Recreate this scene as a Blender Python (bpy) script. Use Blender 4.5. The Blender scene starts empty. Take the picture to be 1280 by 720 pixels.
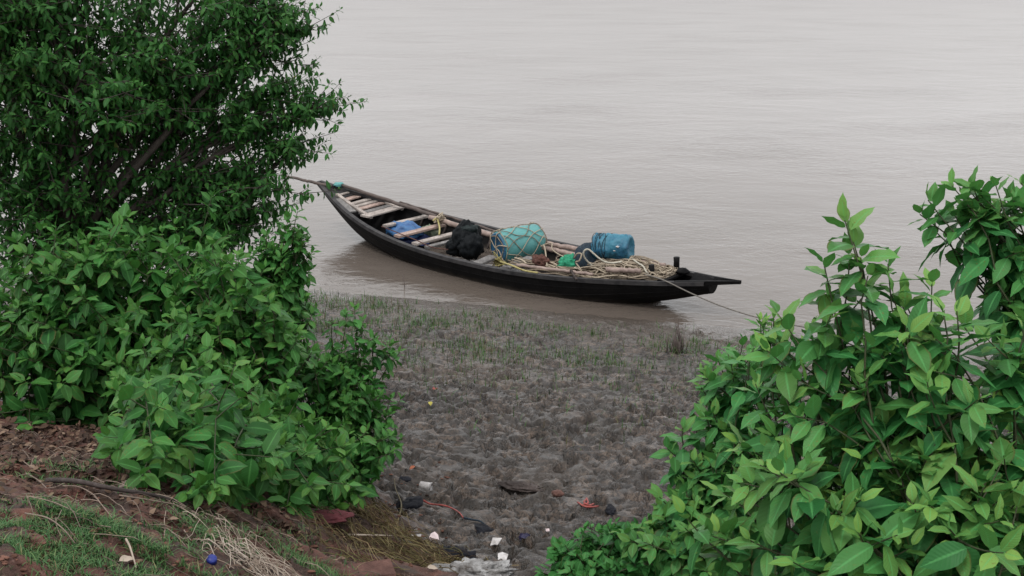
import bpy, math, random
import numpy as np
from mathutils import Vector, noise as mnoise

random.seed(7)
rng = np.random.default_rng(11)
S = bpy.context.scene
COL = S.collection
PI = math.pi

# ------------------------------------------------------------------ camera
FPX = 640 / math.tan(math.radians(23))
PITCH = math.radians(17)
HC = 5.2
CAM = np.array([0.0, 0.0, HC])


def ray(px, py):
    return np.array([(px - 640) / FPX,
                     math.cos(PITCH) + (360 - py) / FPX * math.sin(PITCH),
                     -math.sin(PITCH) + (360 - py) / FPX * math.cos(PITCH)])


def at_z(px, py, z):
    d = ray(px, py)
    return CAM + d * ((z - HC) / d[2])


def at_y(px, py, y):
    d = ray(px, py)
    return CAM + d * (y / d[1])


cam_d = bpy.data.cameras.new('camera')
cam = bpy.data.objects.new('camera', cam_d)
COL.objects.link(cam)
cam.location = (0, 0, HC)
cam.rotation_euler = (math.radians(90 - 17), 0, 0)
cam_d.sensor_width = 36
cam_d.angle = math.radians(46)
cam_d.clip_start = 0.05
cam_d.clip_end = 6000
S.camera = cam

# ------------------------------------------------------------------ noise


def _hash(ix, iy, seed):
    h = (ix.astype(np.int64) * 374761393 + iy.astype(np.int64) * 668265263 + seed * 974634777) & 0x7fffffff
    h = ((h ^ (h >> 13)) * 1274126177) & 0x7fffffff
    h = (h ^ (h >> 16)) & 0xffff
    return h / 65535.0 * 2 * PI


def perlin(x, y, seed=0):
    ix = np.floor(x); iy = np.floor(y)
    fx = x - ix; fy = y - iy
    u = fx * fx * fx * (fx * (fx * 6 - 15) + 10)
    v = fy * fy * fy * (fy * (fy * 6 - 15) + 10)

    def g(ax, ay):
        a = _hash(ix + ax, iy + ay, seed)
        return np.cos(a) * (fx - ax) + np.sin(a) * (fy - ay)
    n0 = g(0, 0) * (1 - u) + g(1, 0) * u
    n1 = g(0, 1) * (1 - u) + g(1, 1) * u
    return (n0 * (1 - v) + n1 * v) * 1.5


def sstep(a, b, x):
    t = np.clip((x - a) / (b - a), 0, 1)
    return t * t * (3 - 2 * t)


# ------------------------------------------------------------------ mesh helpers


def unit(v):
    v = np.asarray(v, float)
    n = np.linalg.norm(v)
    return v / n if n > 1e-9 else np.array([0, 0, 1.0])


class MB:
    """collects geometry in world coordinates and links it as one mesh object"""

    def __init__(self):
        self.v = []; self.f = []; self.n = 0; self.uv = None

    def add(self, verts, faces):
        verts = np.asarray(verts, float)
        o = self.n
        self.v.append(verts)
        self.f.extend([tuple(i + o for i in fc) for fc in faces])
        self.n += len(verts)

    def box(self, c, ax, ay, az, bevel=0.0):
        """centre and three half vectors"""
        c = np.asarray(c, float); ax = np.asarray(ax, float); ay = np.asarray(ay, float); az = np.asarray(az, float)
        vs = []
        if bevel <= 0:
            for sx in (-1, 1):
                for sy in (-1, 1):
                    for sz in (-1, 1):
                        vs.append(c + sx * ax + sy * ay + sz * az)
            self.add(vs, [(0, 1, 3, 2), (4, 6, 7, 5), (0, 4, 5, 1), (2, 3, 7, 6), (0, 2, 6, 4), (1, 5, 7, 3)])
            return
        # chamfered cross-section (in y/z) extruded along x
        ly = np.linalg.norm(ay); lz = np.linalg.norm(az)
        by = min(bevel / ly, .45); bz = min(bevel / lz, .45)
        prof = [(-1, -1 + bz), (-1 + by, -1), (1 - by, -1), (1, -1 + bz), (1, 1 - bz), (1 - by, 1), (-1 + by, 1), (-1, 1 - bz)]
        for sx in (-1, 1):
            for (py, pz) in prof:
                vs.append(c + sx * ax + py * ay + pz * az)
        fs = [(i, (i + 1) % 8, 8 + (i + 1) % 8, 8 + i) for i in range(8)]
        fs += [tuple(range(7, -1, -1)), tuple(range(8, 16))]
        self.add(vs, fs)

    def tube(self, pts, rad, sides=6, caps=True):
        pts = np.asarray(pts, float)
        n = len(pts)
        rad = np.full(n, rad) if np.isscalar(rad) else np.asarray(rad, float)
        t = np.gradient(pts, axis=0)
        t /= np.maximum(np.linalg.norm(t, axis=1, keepdims=True), 1e-9)
        ref = np.array([0, 0, 1.0]) if abs(t[0][2]) < .9 else np.array([1.0, 0, 0])
        e1 = unit(np.cross(t[0], ref))
        vs = []
        ang = np.arange(sides) * 2 * PI / sides
        ca = np.cos(ang)[:, None]; sa = np.sin(ang)[:, None]
        for i in range(n):
            e1 = unit(e1 - t[i] * np.dot(e1, t[i]))
            e2 = np.cross(t[i], e1)
            vs.append(pts[i] + rad[i] * (ca * e1 + sa * e2))
        vs = np.concatenate(vs)
        fs = []
        for i in range(n - 1):
            for k in range(sides):
                k2 = (k + 1) % sides
                fs.append((i * sides + k, i * sides + k2, (i + 1) * sides + k2, (i + 1) * sides + k))
        if caps:
            fs.append(tuple(range(sides - 1, -1, -1)))
            fs.append(tuple((n - 1) * sides + k for k in range(sides)))
        self.add(vs, fs)

    def grid(self, P, close_u=False):
        """P: (nu, nv, 3)"""
        nu, nv = P.shape[:2]
        fs = []
        for i in range(nu if close_u else nu - 1):
            i2 = (i + 1) % nu
            for j in range(nv - 1):
                fs.append((i * nv + j, i2 * nv + j, i2 * nv + j + 1, i * nv + j + 1))
        self.add(P.reshape(-1, 3), fs)

    def lathe(self, c, axis, prof, sides=28):
        """prof list of (distance along the axis, radius)"""
        axis = unit(axis)
        ref = np.array([0, 0, 1.0]) if abs(axis[2]) < .9 else np.array([1.0, 0, 0])
        e1 = unit(np.cross(axis, ref)); e2 = np.cross(axis, e1)
        P = np.zeros((sides, len(prof), 3))
        for k in range(sides):
            a = 2 * PI * k / sides
            r = math.cos(a) * e1 + math.sin(a) * e2
            for j, (d, rr) in enumerate(prof):
                P[k, j] = np.asarray(c) + axis * d + r * rr
        self.grid(P, True)

    def build(self, name, m, parent=None, smooth=True, uv=None, attrs=None):
        V = np.concatenate(self.v)
        if parent is None:
            lo = V.min(0); hi = V.max(0)
            org = np.array([(lo[0] + hi[0]) / 2, (lo[1] + hi[1]) / 2, lo[2]])
        else:
            org = np.array(parent['_org'])
        return mesh_object(name, V - org, self.f, m, parent, org, smooth, uv, attrs)


def mesh_object(name, V, F, m, parent, org, smooth=True, uv=None, attrs=None):
    me = bpy.data.meshes.new(name)
    if isinstance(F, np.ndarray):
        nf, k = F.shape
        me.vertices.add(len(V)); me.vertices.foreach_set('co', np.asarray(V, np.float32).ravel())
        me.loops.add(nf * k); me.loops.foreach_set('vertex_index', F.astype(np.int32).ravel())
        me.polygons.add(nf)
        me.polygons.foreach_set('loop_start', np.arange(0, nf * k, k, dtype=np.int32))
        me.polygons.foreach_set('loop_total', np.full(nf, k, np.int32))
        me.update(calc_edges=True)
    else:
        me.from_pydata([tuple(map(float, p)) for p in V], [], F)
    me.polygons.foreach_set('use_smooth', np.full(len(me.polygons), smooth, bool))
    if attrs:
        for k, a in attrs.items():
            at = me.attributes.new(k, 'FLOAT', 'POINT')
            at.data.foreach_set('value', np.asarray(a, np.float32))
    if uv is not None:      # per vertex uv -> attribute with two floats
        for k, a in (('lu', uv[:, 0]), ('lv', uv[:, 1])):
            at = me.attributes.new(k, 'FLOAT', 'POINT')
            at.data.foreach_set('value', np.asarray(a, np.float32))
    me.materials.append(m)
    me.validate()
    o = bpy.data.objects.new(name, me)
    COL.objects.link(o)
    if parent is None:
        o.location = tuple(org)
        o['_org'] = [float(q) for q in org]
    else:
        o.parent = parent
        o['_org'] = [float(q) for q in org]
    return o


def thing(name, label, cat, loc, group=None):
    o = bpy.data.objects.new(name, None)
    COL.objects.link(o)
    o.empty_display_size = .2
    o.location = tuple(float(q) for q in loc)
    o['_org'] = [float(q) for q in loc]
    return tag(o, label, cat, group)


def tag(o, label=None, cat=None, group=None, kind=None):
    if label: o['label'] = label
    if cat: o['category'] = cat
    if group: o['group'] = group
    if kind: o['kind'] = kind
    return o


# ------------------------------------------------------------------ materials


class NT:
    def __init__(self, name):
        self.m = bpy.data.materials.new(name)
        self.m.use_nodes = True
        self.t = self.m.node_tree
        self.t.nodes.clear()
        self.out = self.t.nodes.new('ShaderNodeOutputMaterial')

    def n(self, kind, **kw):
        nd = self.t.nodes.new(kind)
        for k, v in kw.items():
            if k.startswith('i_'):
                nd.inputs[k[2:].replace('_', ' ')].default_value = v
            else:
                setattr(nd, k, v)
        return nd

    def l(self, a, b):
        self.t.links.new(a, b)

    def noise(self, scale, detail=4, rough=.55, vec=None, dist=0):
        nd = self.n('ShaderNodeTexNoise')
        nd.inputs['Scale'].default_value = scale
        nd.inputs['Detail'].default_value = detail
        nd.inputs['Roughness'].default_value = rough
        nd.inputs['Distortion'].default_value = dist
        if vec is not None: self.l(vec, nd.inputs['Vector'])
        return nd.outputs['Fac']

    def ramp(self, fac, stops):
        nd = self.n('ShaderNodeValToRGB')
        el = nd.color_ramp.elements
        while len(el) > 1: el.remove(el[-1])
        for i, (p, c) in enumerate(stops):
            e = el[0] if i == 0 else el.new(p)
            e.position = p
            e.color = (c[0], c[1], c[2], 1) if hasattr(c, '__len__') else (c, c, c, 1)
        self.l(fac, nd.inputs['Fac'])
        return nd.outputs['Color']

    def mix(self, fac, a, b, mode='MIX'):
        nd = self.n('ShaderNodeMix', data_type='RGBA', blend_type=mode)
        for s, v in ((0, fac), (6, a), (7, b)):
            if hasattr(v, 'is_output'): self.l(v, nd.inputs[s])
            elif s == 0: nd.inputs[0].default_value = v
            else: nd.inputs[s].default_value = (v[0], v[1], v[2], 1)
        return nd.outputs[2]

    def math(self, op, a, b=0.0, clamp=False):
        nd = self.n('ShaderNodeMath', operation=op, use_clamp=clamp)
        for i, v in enumerate((a, b)):
            if hasattr(v, 'is_output'): self.l(v, nd.inputs[i])
            else: nd.inputs[i].default_value = v
        return nd.outputs[0]

    def pos(self):
        return self.n('ShaderNodeNewGeometry').outputs['Position']

    def attr(self, name):
        return self.n('ShaderNodeAttribute', attribute_name=name).outputs['Fac']

    def island(self):
        return self.n('ShaderNodeNewGeometry').outputs['Random Per Island']

    def bump(self, h, dist, strength=1.0):
        nd = self.n('ShaderNodeBump')
        nd.inputs['Distance'].default_value = dist
        nd.inputs['Strength'].default_value = strength
        self.l(h, nd.inputs['Height'])
        return nd.outputs['Normal']

    def principled(self, col, rough=.6, spec=.5, normal=None, metal=0):
        b = self.n('ShaderNodeBsdfPrincipled')
        for k, v in (('Base Color', col), ('Roughness', rough)):
            if hasattr(v, 'is_output'): self.l(v, b.inputs[k])
            elif k == 'Base Color': b.inputs[k].default_value = (v[0], v[1], v[2], 1)
            else: b.inputs[k].default_value = v
        b.inputs['Specular IOR Level'].default_value = spec
        b.inputs['Metallic'].default_value = metal
        if normal is not None: self.l(normal, b.inputs['Normal'])
        return b

    def done(self, sh):
        self.l(sh.outputs[0] if hasattr(sh, 'outputs') else sh, self.out.inputs['Surface'])
        return self.m


def mat_plain(name, c1, c2, rough=.7, scale=12, bumpd=.004, bscale=60, spec=.4, island=False):
    t = NT(name)
    p = t.pos()
    fac = t.noise(scale, 5, .6, p)
    if island:
        fac = t.math('ADD', t.math('MULTIPLY', fac, .45), t.math('MULTIPLY', t.island(), .55))
    col = t.ramp(fac, [(.3, c1), (.7, c2)])
    return t.done(t.principled(col, rough, spec, t.bump(t.noise(bscale, 4, .6, p), bumpd)))


def mat_leaf(name, dark, light, young, rough=.44, spec=.15, trans=.20, orange=None):
    t = NT(name)
    isl = t.island()
    c = t.ramp(isl, [(0, dark), (.55, [(a + b) / 2 for a, b in zip(dark, light)]), (1, light)])
    big = t.noise(1.7, 3, .6, t.pos())
    c = t.mix(t.ramp(big, [(.4, 0.0), (.65, .35)]), c, light)
    if orange:
        c = t.mix(t.ramp(isl, [(orange, 0.0), (orange + .0005, 1.0)]), c, (.33, .085, .025))
    lu = t.attr('lu'); lv = t.attr('lv')
    yg = t.attr('young')
    c = t.mix(t.ramp(isl, [(.975, 0.0), (.99, .45)]), c, (young[0] * .9, young[1] * .75, young[2]))
    c = t.mix(yg, c, young)
    au = t.math('ABSOLUTE', lu)
    mid = t.ramp(au, [(0.0, 1.0), (.09, .55), (.16, 0.0)])
    # side veins
    vv = t.math('SINE', t.math('MULTIPLY', t.math('SUBTRACT', lv, t.math('MULTIPLY', au, .16)), 75.0))
    veins = t.ramp(vv, [(.8, 0.0), (1.0, .25)])
    pale = [min(.5, x * 1.7 + .02) for x in light]
    c = t.mix(t.math('MULTIPLY', mid, .55), c, pale)
    c = t.mix(t.math('MULTIPLY', veins, .18), c, pale)
    geo = t.n('ShaderNodeNewGeometry')
    under = [x * 1.25 + .012 for x in light]
    c = t.mix(t.math('MULTIPLY', geo.outputs['Backfacing'], .5), c, under)
    spots = t.ramp(t.noise(95, 2, .5, t.pos()), [(.62, 0.0), (.70, .6)])
    c = t.mix(t.math('MULTIPLY', spots, t.ramp(isl, [(.5, 0.0), (.8, 1.0)])), c, (.16, .12, .03))
    edge = t.math('MULTIPLY', t.ramp(au, [(.78, 0.0), (.98, .7)]), t.ramp(t.math('FRACT', t.math('MULTIPLY', isl, 17.3)), [(.78, 0.0), (.86, 1.0)]))
    c = t.mix(edge, c, (.10, .065, .025))
    nrm = t.bump(t.math('ADD', t.math('MULTIPLY', vv, .5), t.math('MULTIPLY', mid, -1.5)), .0008, .5)
    b = t.principled(c, rough, spec, nrm)
    tr = t.n('ShaderNodeBsdfTranslucent')
    tc = t.mix(.5, c, (light[0] * 1.8, light[1] * 1.5, light[2] * .7))
    t.l(tc, tr.inputs['Color'])
    mx = t.n('ShaderNodeMixShader')
    mx.inputs[0].default_value = trans
    t.l(b.outputs[0], mx.inputs[1]); t.l(tr.outputs[0], mx.inputs[2])
    return t.done(mx)


def mat_blade(name, stops, rough=.6):
    t = NT(name)
    c = t.ramp(t.island(), stops)
    c = t.mix(t.math('MULTIPLY', t.noise(30, 2, .5, t.pos()), .3), c, (.03, .025, .015))
    return t.done(t.principled(c, rough, .3))


def mat_wood(name, c1, c2, c3, rough=.8, stretch=(40, 5, 40)):
    t = NT(name)
    tc = t.n('ShaderNodeTexCoord')
    mp = t.n('ShaderNodeMapping')
    mp.inputs['Rotation'].default_value = (0, 0, math.radians(39.46))
    mp.inputs['Scale'].default_value = stretch
    t.l(t.pos(), mp.inputs['Vector'])
    g = t.noise(1.0, 5, .65, mp.outputs[0], .6)
    big = t.noise(3.0, 4, .6, t.pos())
    c = t.ramp(g, [(.25, c1), (.5, c2), (.75, c3)])
    c = t.mix(t.ramp(big, [(.35, .55), (.6, 0.0)]), c, [x * .45 for x in c1])
    isl = t.ramp(t.island(), [(0, .72), (1, 1.15)])
    c = t.mix(1.0, c, isl, 'MULTIPLY')
    return t.done(t.principled(c, rough, .3, t.bump(g, .004, .8)))


M = {}
M['leaf_shrub'] = mat_leaf('shrub leaf', (.011, .060, .013), (.040, .155, .032), (.14, .28, .05))
M['leaf_near'] = mat_leaf('broad leaf', (.013, .078, .021), (.048, .200, .054), (.24, .40, .08), rough=.42)
M['leaf_small'] = mat_leaf('small leaf', (.013, .068, .015), (.042, .160, .034), (.13, .28, .05))
M['leaf_tree'] = mat_leaf('tree leaf', (.008, .040, .009), (.030, .118, .024), (.07, .20, .04), rough=.45, trans=.25, orange=.9975)
M['leaf_low'] = mat_leaf('low plant leaf', (.018, .092, .022), (.048, .185, .046), (.10, .28, .06))
M['stem'] = mat_plain('green stem', (.022, .034, .012), (.05, .055, .022), .7, 20)
M['bark'] = mat_plain('grey bark', (.028, .022, .018), (.075, .064, .054), .85, 14, .01, 40)
M['litter'] = mat_blade('dead leaves', [(0, (.025, .014, .010)), (.5, (.065, .036, .024)), (.85, (.12, .07, .045)), (1, (.24, .17, .12))], .85)
M['grass_mud'] = mat_blade('marsh grass', [(0, (.028, .075, .016)), (.6, (.055, .16, .032)), (.82, (.09, .12, .038)), (1, (.12, .075, .046))])
M['grass_bank'] = mat_blade('turf', [(0, (.028, .085, .024)), (.6, (.052, .155, .042)), (.9, (.10, .18, .055)), (1, (.24, .20, .10))])
M['straw_dark'] = mat_blade('brown straw', [(0, (.035, .020, .010)), (.45, (.10, .062, .026)), (.75, (.10, .095, .028)), (1, (.28, .21, .11))])
M['straw_pale'] = mat_blade('pale straw', [(0, (.18, .13, .10)), (.4, (.36, .29, .23)), (1, (.52, .45, .38))])
M['tar'] = mat_plain('tarred timber', (.003, .003, .0035), (.008, .0075, .0075), .6, 5, .006, 25, .10)
t = NT('tarred hull')
p = t.pos(); sp_ = t.n('ShaderNodeSeparateXYZ'); t.l(p, sp_.inputs[0])
c = t.ramp(t.noise(5, 5, .6, p), [(.3, (.003, .003, .0035)), (.7, (.0085, .008, .008))])
sc_ = t.ramp(t.noise(26, 4, .7, p), [(.62, 0.0), (.72, .35)])
c = t.mix(sc_, c, (.022, .020, .019))
mdl = t.ramp(t.math('ADD', sp_.outputs['Z'], t.math('MULTIPLY', t.noise(4, 5, .7, p), .16)), [(.06, .75), (.16, 0.0)])
c = t.mix(mdl, c, (.045, .037, .030))
M['hull'] = t.done(t.principled(c, .6, .10, t.bump(t.noise(25, 4, .6, p), .006)))
M['tar_edge'] = mat_plain('worn tarred edge', (.016, .016, .018), (.055, .052, .052), .65, 9, .005, 40, .15)
M['wood_pale'] = mat_wood('weathered plank', (.19, .16, .145), (.37, .325, .295), (.48, .435, .40))
M['wood_pink'] = mat_wood('fresh plank', (.25, .17, .14), (.38, .28, .24), (.47, .37, .33))
M['wood_grey'] = mat_wood('grey plank', (.10, .095, .09), (.19, .18, .175), (.27, .26, .25))
M['wood_dark'] = mat_wood('dark timber', (.025, .018, .016), (.055, .042, .038), (.10, .08, .075))
M['bamboo'] = mat_plain('bamboo', (.16, .115, .10), (.34, .26, .225), .6, 7, .004, 30)
M['pole_dark'] = mat_plain('dark pole', (.05, .038, .034), (.11, .085, .075), .7, 9)
M['rope'] = mat_plain('pale rope', (.17, .135, .10), (.40, .34, .26), .85, 40, .004, 200, .2, True)
M['rope_yellow'] = mat_plain('yellow rope', (.26, .22, .08), (.45, .40, .18), .85, 40, .004, 200)
M['rope_white'] = mat_plain('white rope', (.30, .28, .23), (.48, .46, .39), .85, 40, .003, 200)
M['rope_grey'] = mat_plain('grey rope', (.11, .10, .09), (.19, .175, .155), .85, 40, .003, 200)
M['drum'] = mat_plain('teal plastic', (.055, .215, .22), (.10, .29, .28), .5, 2.2, .002, 40)
M['drum_end'] = mat_plain('blue plastic', (.018, .075, .16), (.03, .12, .20), .45, 6)
M['blue_wrap'] = mat_plain('blue sheet', (.009, .065, .13), (.038, .19, .26), .5, 4, .02, 14)
M['navy'] = mat_plain('navy net', (.004, .011, .022), (.016, .036, .056), .8, 24, .02, 70)
M['black_sheet'] = mat_plain('black sheet', (.004, .005, .006), (.012, .014, .016), .6, 8, .01, 20, .08)
M['grey_sheet'] = mat_plain('grey green sheet', (.006, .009, .010), (.022, .030, .030), .6, 9, .01, 30, .1)
M['green_net'] = mat_plain('green net', (.006, .15, .075), (.02, .30, .16), .7, 25, .01, 80)
M['rust_net'] = mat_plain('rust net', (.045, .018, .014), (.12, .05, .036), .85, 25, .012, 80)
M['blue_tarp'] = mat_plain('blue tarp', (.012, .05, .16), (.045, .15, .32), .5, 9, .006, 20)
M['darkblue_tarp'] = mat_plain('dark blue tarp', (.008, .016, .07), (.02, .035, .13), .6, 9)
M['mossy'] = mat_plain('green sack', (.05, .09, .06), (.26, .28, .20), .8, 18)
M['white_litter'] = mat_plain('white scrap', (.30, .28, .27), (.62, .60, .60), .6, 25)
M['pink_litter'] = mat_plain('pale pink scrap', (.5, .40, .41), (.62, .52, .52), .6, 25)
M['white_sack'] = mat_plain('white sack', (.075, .065, .058), (.42, .42, .42), .7, 16, .03, 28)
M['black_rag'] = mat_plain('black plastic', (.005, .0055, .008), (.014, .015, .02), .6, 15, .008, 40, .08)
M['red_rag'] = mat_plain('red plastic', (.20, .03, .028), (.34, .08, .065), .6, 25)
M['red_cloth'] = mat_plain('dark red cloth', (.05, .010, .013), (.115, .022, .028), .85, 18)
M['brick'] = mat_plain('brick', (.055, .025, .020), (.13, .065, .052), .9, 20, .008, 60)
M['crumb'] = mat_plain('earth crumb', (.05, .024, .017), (.17, .085, .062), .95, 30, .004, 80, .2, True)
M['orange'] = mat_plain('orange leaf', (.20, .05, .02), (.34, .10, .04), .6, 20)
M['yellow_leaf'] = mat_plain('yellow leaf', (.42, .36, .05), (.5, .44, .1), .6, 20)
M['cap_blue'] = mat_plain('blue cap', (.006, .014, .13), (.012, .026, .20), .35, 10)
M['purple'] = mat_plain('violet foil', (.008, .007, .03), (.03, .026, .08), .35, 12)
M['stone'] = mat_plain('stone', (.13, .105, .09), (.25, .20, .17), .85, 20, .006, 60)
M['twig'] = mat_plain('dry twig', (.06, .042, .034), (.27, .21, .17), .85, 20, .004, 60, .3, True)

# ------------------------------------------------------------------ world, sun
SUN_EL, SUN_AZ = math.radians(66), math.radians(215)   # azimuth clockwise from +Y
w = bpy.data.worlds.new('World')
S.world = w
w.use_nodes = True
wt = w.node_tree
wt.nodes.clear()
wo = wt.nodes.new('ShaderNodeOutputWorld')
bg = wt.nodes.new('ShaderNodeBackground')
bg.inputs['Strength'].default_value = .1
sky = wt.nodes.new('ShaderNodeTexSky')
sky.sky_type = 'NISHITA'
sky.sun_disc = False
sky.sun_elevation = SUN_EL
sky.sun_rotation = SUN_AZ
sky.dust_density = 4
hsv = wt.nodes.new('ShaderNodeHueSaturation')
hsv.inputs['Saturation'].default_value = .25
wt.links.new(sky.outputs[0], hsv.inputs['Color'])
tc = wt.nodes.new('ShaderNodeTexCoord')
nz = wt.nodes.new('ShaderNodeTexNoise')
nz.inputs['Scale'].default_value = 2.2
nz.inputs['Detail'].default_value = 5
wt.links.new(tc.outputs['Generated'], nz.inputs['Vector'])
cr = wt.nodes.new('ShaderNodeValToRGB')
cr.color_ramp.elements[0].position = .3
cr.color_ramp.elements[0].color = (12.1, 12.15, 12.3, 1)
cr.color_ramp.elements[1].position = .7
cr.color_ramp.elements[1].color = (15.0, 15.05, 15.25, 1)
wt.links.new(nz.outputs['Fac'], cr.inputs['Fac'])
mx = wt.nodes.new('ShaderNodeMix')
mx.data_type = 'RGBA'
mx.inputs[0].default_value = .85
wt.links.new(hsv.outputs[0], mx.inputs[6])
wt.links.new(cr.outputs[0], mx.inputs[7])
wt.links.new(mx.outputs[2], bg.inputs['Color'])
wt.links.new(bg.outputs[0], wo.inputs['Surface'])

sl = bpy.data.lights.new('sun', 'SUN')
sl.energy = 1.3
sl.angle = math.radians(14)
sl.color = (1, .97, .93)
so = bpy.data.objects.new('sun', sl)
COL.objects.link(so)
sd = Vector((math.sin(SUN_AZ) * math.cos(SUN_EL), math.cos(SUN_AZ) * math.cos(SUN_EL), math.sin(SUN_EL)))
so.rotation_euler = (-sd).to_track_quat('-Z', 'Y').to_euler()
so.location = (0, -5, 30)

S.view_settings.view_transform = 'Standard'
S.view_settings.look = 'None'
S.view_settings.gamma = 1
S.view_settings.use_curve_mapping = False
S.view_settings.exposure = .17

# ------------------------------------------------------------------ terrain


def shore(x):
    return 16.05 - .3 * 8 * np.tanh(np.asarray(x, float) / 8)


SP = np.array([-3000, -60, -12, -3, 0, 2, 4.2, 6.5, 8.7, 10.2, 11.3, 12.6, 14, 16, 20, 3000.])
ZP = np.array([-4, -4, -2.2, -.45, 0, .21, .54, .95, 1.40, 1.84, 2.22, 2.72, 3.18, 3.55, 3.7, 3.9])


def base_h(x, y):
    s = shore(x) - y
    s2 = s + 1.25 * sstep(-.35, -1.7, x) * sstep(6.6, 9.6, s)
    return np.interp(s2, SP, ZP), s, s2


def axis(dense, lo, hi):
    out = list(dense)
    step = dense[1] - dense[0]
    a = dense[0]; st = step
    pre = []
    while a > lo:
        st *= 1.35; a -= st; pre.append(max(a, lo))
    a = dense[-1]; st = dense[-1] - dense[-2]; post = []
    while a < hi:
        st *= 1.35; a += st; post.append(min(a, hi))
    return np.array(pre[::-1] + out + post)


xs = axis(np.concatenate([np.arange(-7, -4.2, .05), np.arange(-4.2, 4.4, .02), np.arange(4.4, 8, .04)]), -2500, 2500)
yd = [3.4]
while yd[-1] < 17.6: yd.append(yd[-1] + .012 + .0012 * (yd[-1] - 3.4))
ys = axis(np.array(yd), -2500, 2500)
X, Y = np.meshgrid(xs, ys)
Z, SS, S2 = base_h(X, Y)
soil = sstep(9.6, 10.4, S2 - 1.6 * sstep(-.6, .1, X) + .35 * perlin(X * .9, Y * .9, 5) + .2 * perlin(X * 3, Y * 3, 6))
near = ((np.abs(X) < 14) & (Y > -4) & (Y < 24)).astype(float)
mud = (1 - soil) * near
damp = sstep(-.3, 2.2, SS) * .85 + .15
WX_ = .45 * perlin(X * 1.3, Y * 1.3, 71) + .16 * perlin(X * 4.1, Y * 4.1, 72); WY_ = .45 * perlin(X * 1.3, Y * 1.3, 73) + .16 * perlin(X * 4.1, Y * 4.1, 74)
X0, Y0 = X, Y
X, Y = X0 + WX_, Y0 + WY_
lump = (.055 * np.abs(perlin(X * 1.7, Y * 1.7, 1)) + .030 * perlin(X * 3.3 + .4 * perlin(X * 2, Y * 2, 9), Y * 3.3, 2)
        + .024 * (np.abs(perlin(X * 6.5, Y * 6.5, 3)) - .2) + .010 * perlin(X * 13, Y * 13, 4) + .0045 * perlin(X * 27, Y * 27, 8))
clod = (.036 * sstep(-.10, .14, perlin(X * 4.3 + .5 * perlin(X * 3, Y * 3, 31), Y * 5.2, 32)) + .012 * sstep(-.12, .16, perlin(X * 9.5, Y * 10.5, 33))
        + .004 * sstep(-.12, .14, perlin(X * 19, Y * 21, 34)) - .045 * sstep(.22, .34, perlin(X * 6.5 + 9, Y * 7.5, 35)) - .024 * sstep(.27, .34, perlin(X * 13 + 9, Y * 15, 36)))
X, Y = X0, Y0
Z = Z + mud * damp * .74 * (lump * 1.1 + 1.0 * (clod - .04) * (.35 + .65 * sstep(1.5, 5.5, SS)))
Z = Z + soil * near * (.030 * perlin(X * 1.1, Y * 5.5, 21) + .045 * sstep(-.05, .1, perlin(X * 1.3, Y * 4.5, 25)) + .024 * perlin(X * 3.0, Y * 9, 22) + .012 * perlin(X * 11, Y * 14, 23) + .006 * perlin(X * 30, Y * 30, 24))


def ground_patch(i0, i1, j0, j1):
    return Z[j0:j1, i0:i1].mean()


def stamp(cx, cy, ang, L, W, depth, rim):
    R = max(L, W) * 1.2
    i0, i1 = np.searchsorted(xs, [cx - R, cx + R]); j0, j1 = np.searchsorted(ys, [cy - R, cy + R])
    if i1 - i0 < 2 or j1 - j0 < 2: return
    dx = X[j0:j1, i0:i1] - cx; dy = Y[j0:j1, i0:i1] - cy
    a = (dx * math.cos(ang) + dy * math.sin(ang)) / (L / 2); b = (-dx * math.sin(ang) + dy * math.cos(ang)) / (W / 2)
    waist = 1 - .22 * np.exp(-((a + .15) / .35) ** 2)
    wob = 1 + .25 * perlin(X[j0:j1, i0:i1] * 14, Y[j0:j1, i0:i1] * 14, 41)
    r = np.sqrt(a * a + (b / waist) ** 2) * wob
    zc = ground_patch(i0, i1, j0, j1)
    ins = (1 - sstep(.72, 1.0, r)) * mud[j0:j1, i0:i1]
    Z[j0:j1, i0:i1] += -ins * .6 * (Z[j0:j1, i0:i1] - zc) - depth * ins + rim * np.exp(-((r - 1.18) / .22) ** 2) * mud[j0:j1, i0:i1]


for k in range(620):           # footprints of people walking to and from the boat
    s = rng.uniform(.4, 10.2) if k % 3 else rng.uniform(4.5, 9.8)
    x = rng.uniform(-3.0, 3.3)
    y = float(shore(x)) - s
    # keep the far grassy shelf calmer
    if s < 4.5 and rng.random() < .45: continue
    stamp(x, y, rng.normal(2.2, .9), rng.uniform(.20, .33), rng.uniform(.09, .15), rng.uniform(.04, .09) * (.5 + .5 * min(1, s / 4)), rng.uniform(.004, .018))
for k in range(1700):           # heel marks and pock holes
    s = rng.uniform(.2, 10.2); x = rng.uniform(-3.2, 3.5)
    stamp(x, float(shore(x)) - s, rng.uniform(0, PI), rng.uniform(.05, .12), rng.uniform(.035, .07), rng.uniform(.02, .05) * (.4 + .6 * min(1, s / 4)), rng.uniform(.0, .008))

nx, ny = len(xs), len(ys)
V = np.stack([X.ravel(), Y.ravel(), Z.ravel()], 1)
I = np.arange(nx * ny).reshape(ny, nx)
F = np.stack([I[:-1, :-1].ravel(), I[:-1, 1:].ravel(), I[1:, 1:].ravel(), I[1:, :-1].ravel()], 1)


def ground_z(x, y):
    i = int(np.clip(np.searchsorted(xs, x) - 1, 0, nx - 2)); j = int(np.clip(np.searchsorted(ys, y) - 1, 0, ny - 2))
    u = (x - xs[i]) / (xs[i + 1] - xs[i]); v = (y - ys[j]) / (ys[j + 1] - ys[j])
    return float((Z[j, i] * (1 - u) + Z[j, i + 1] * u) * (1 - v) + (Z[j + 1, i] * (1 - u) + Z[j + 1, i + 1] * u) * v)


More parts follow.
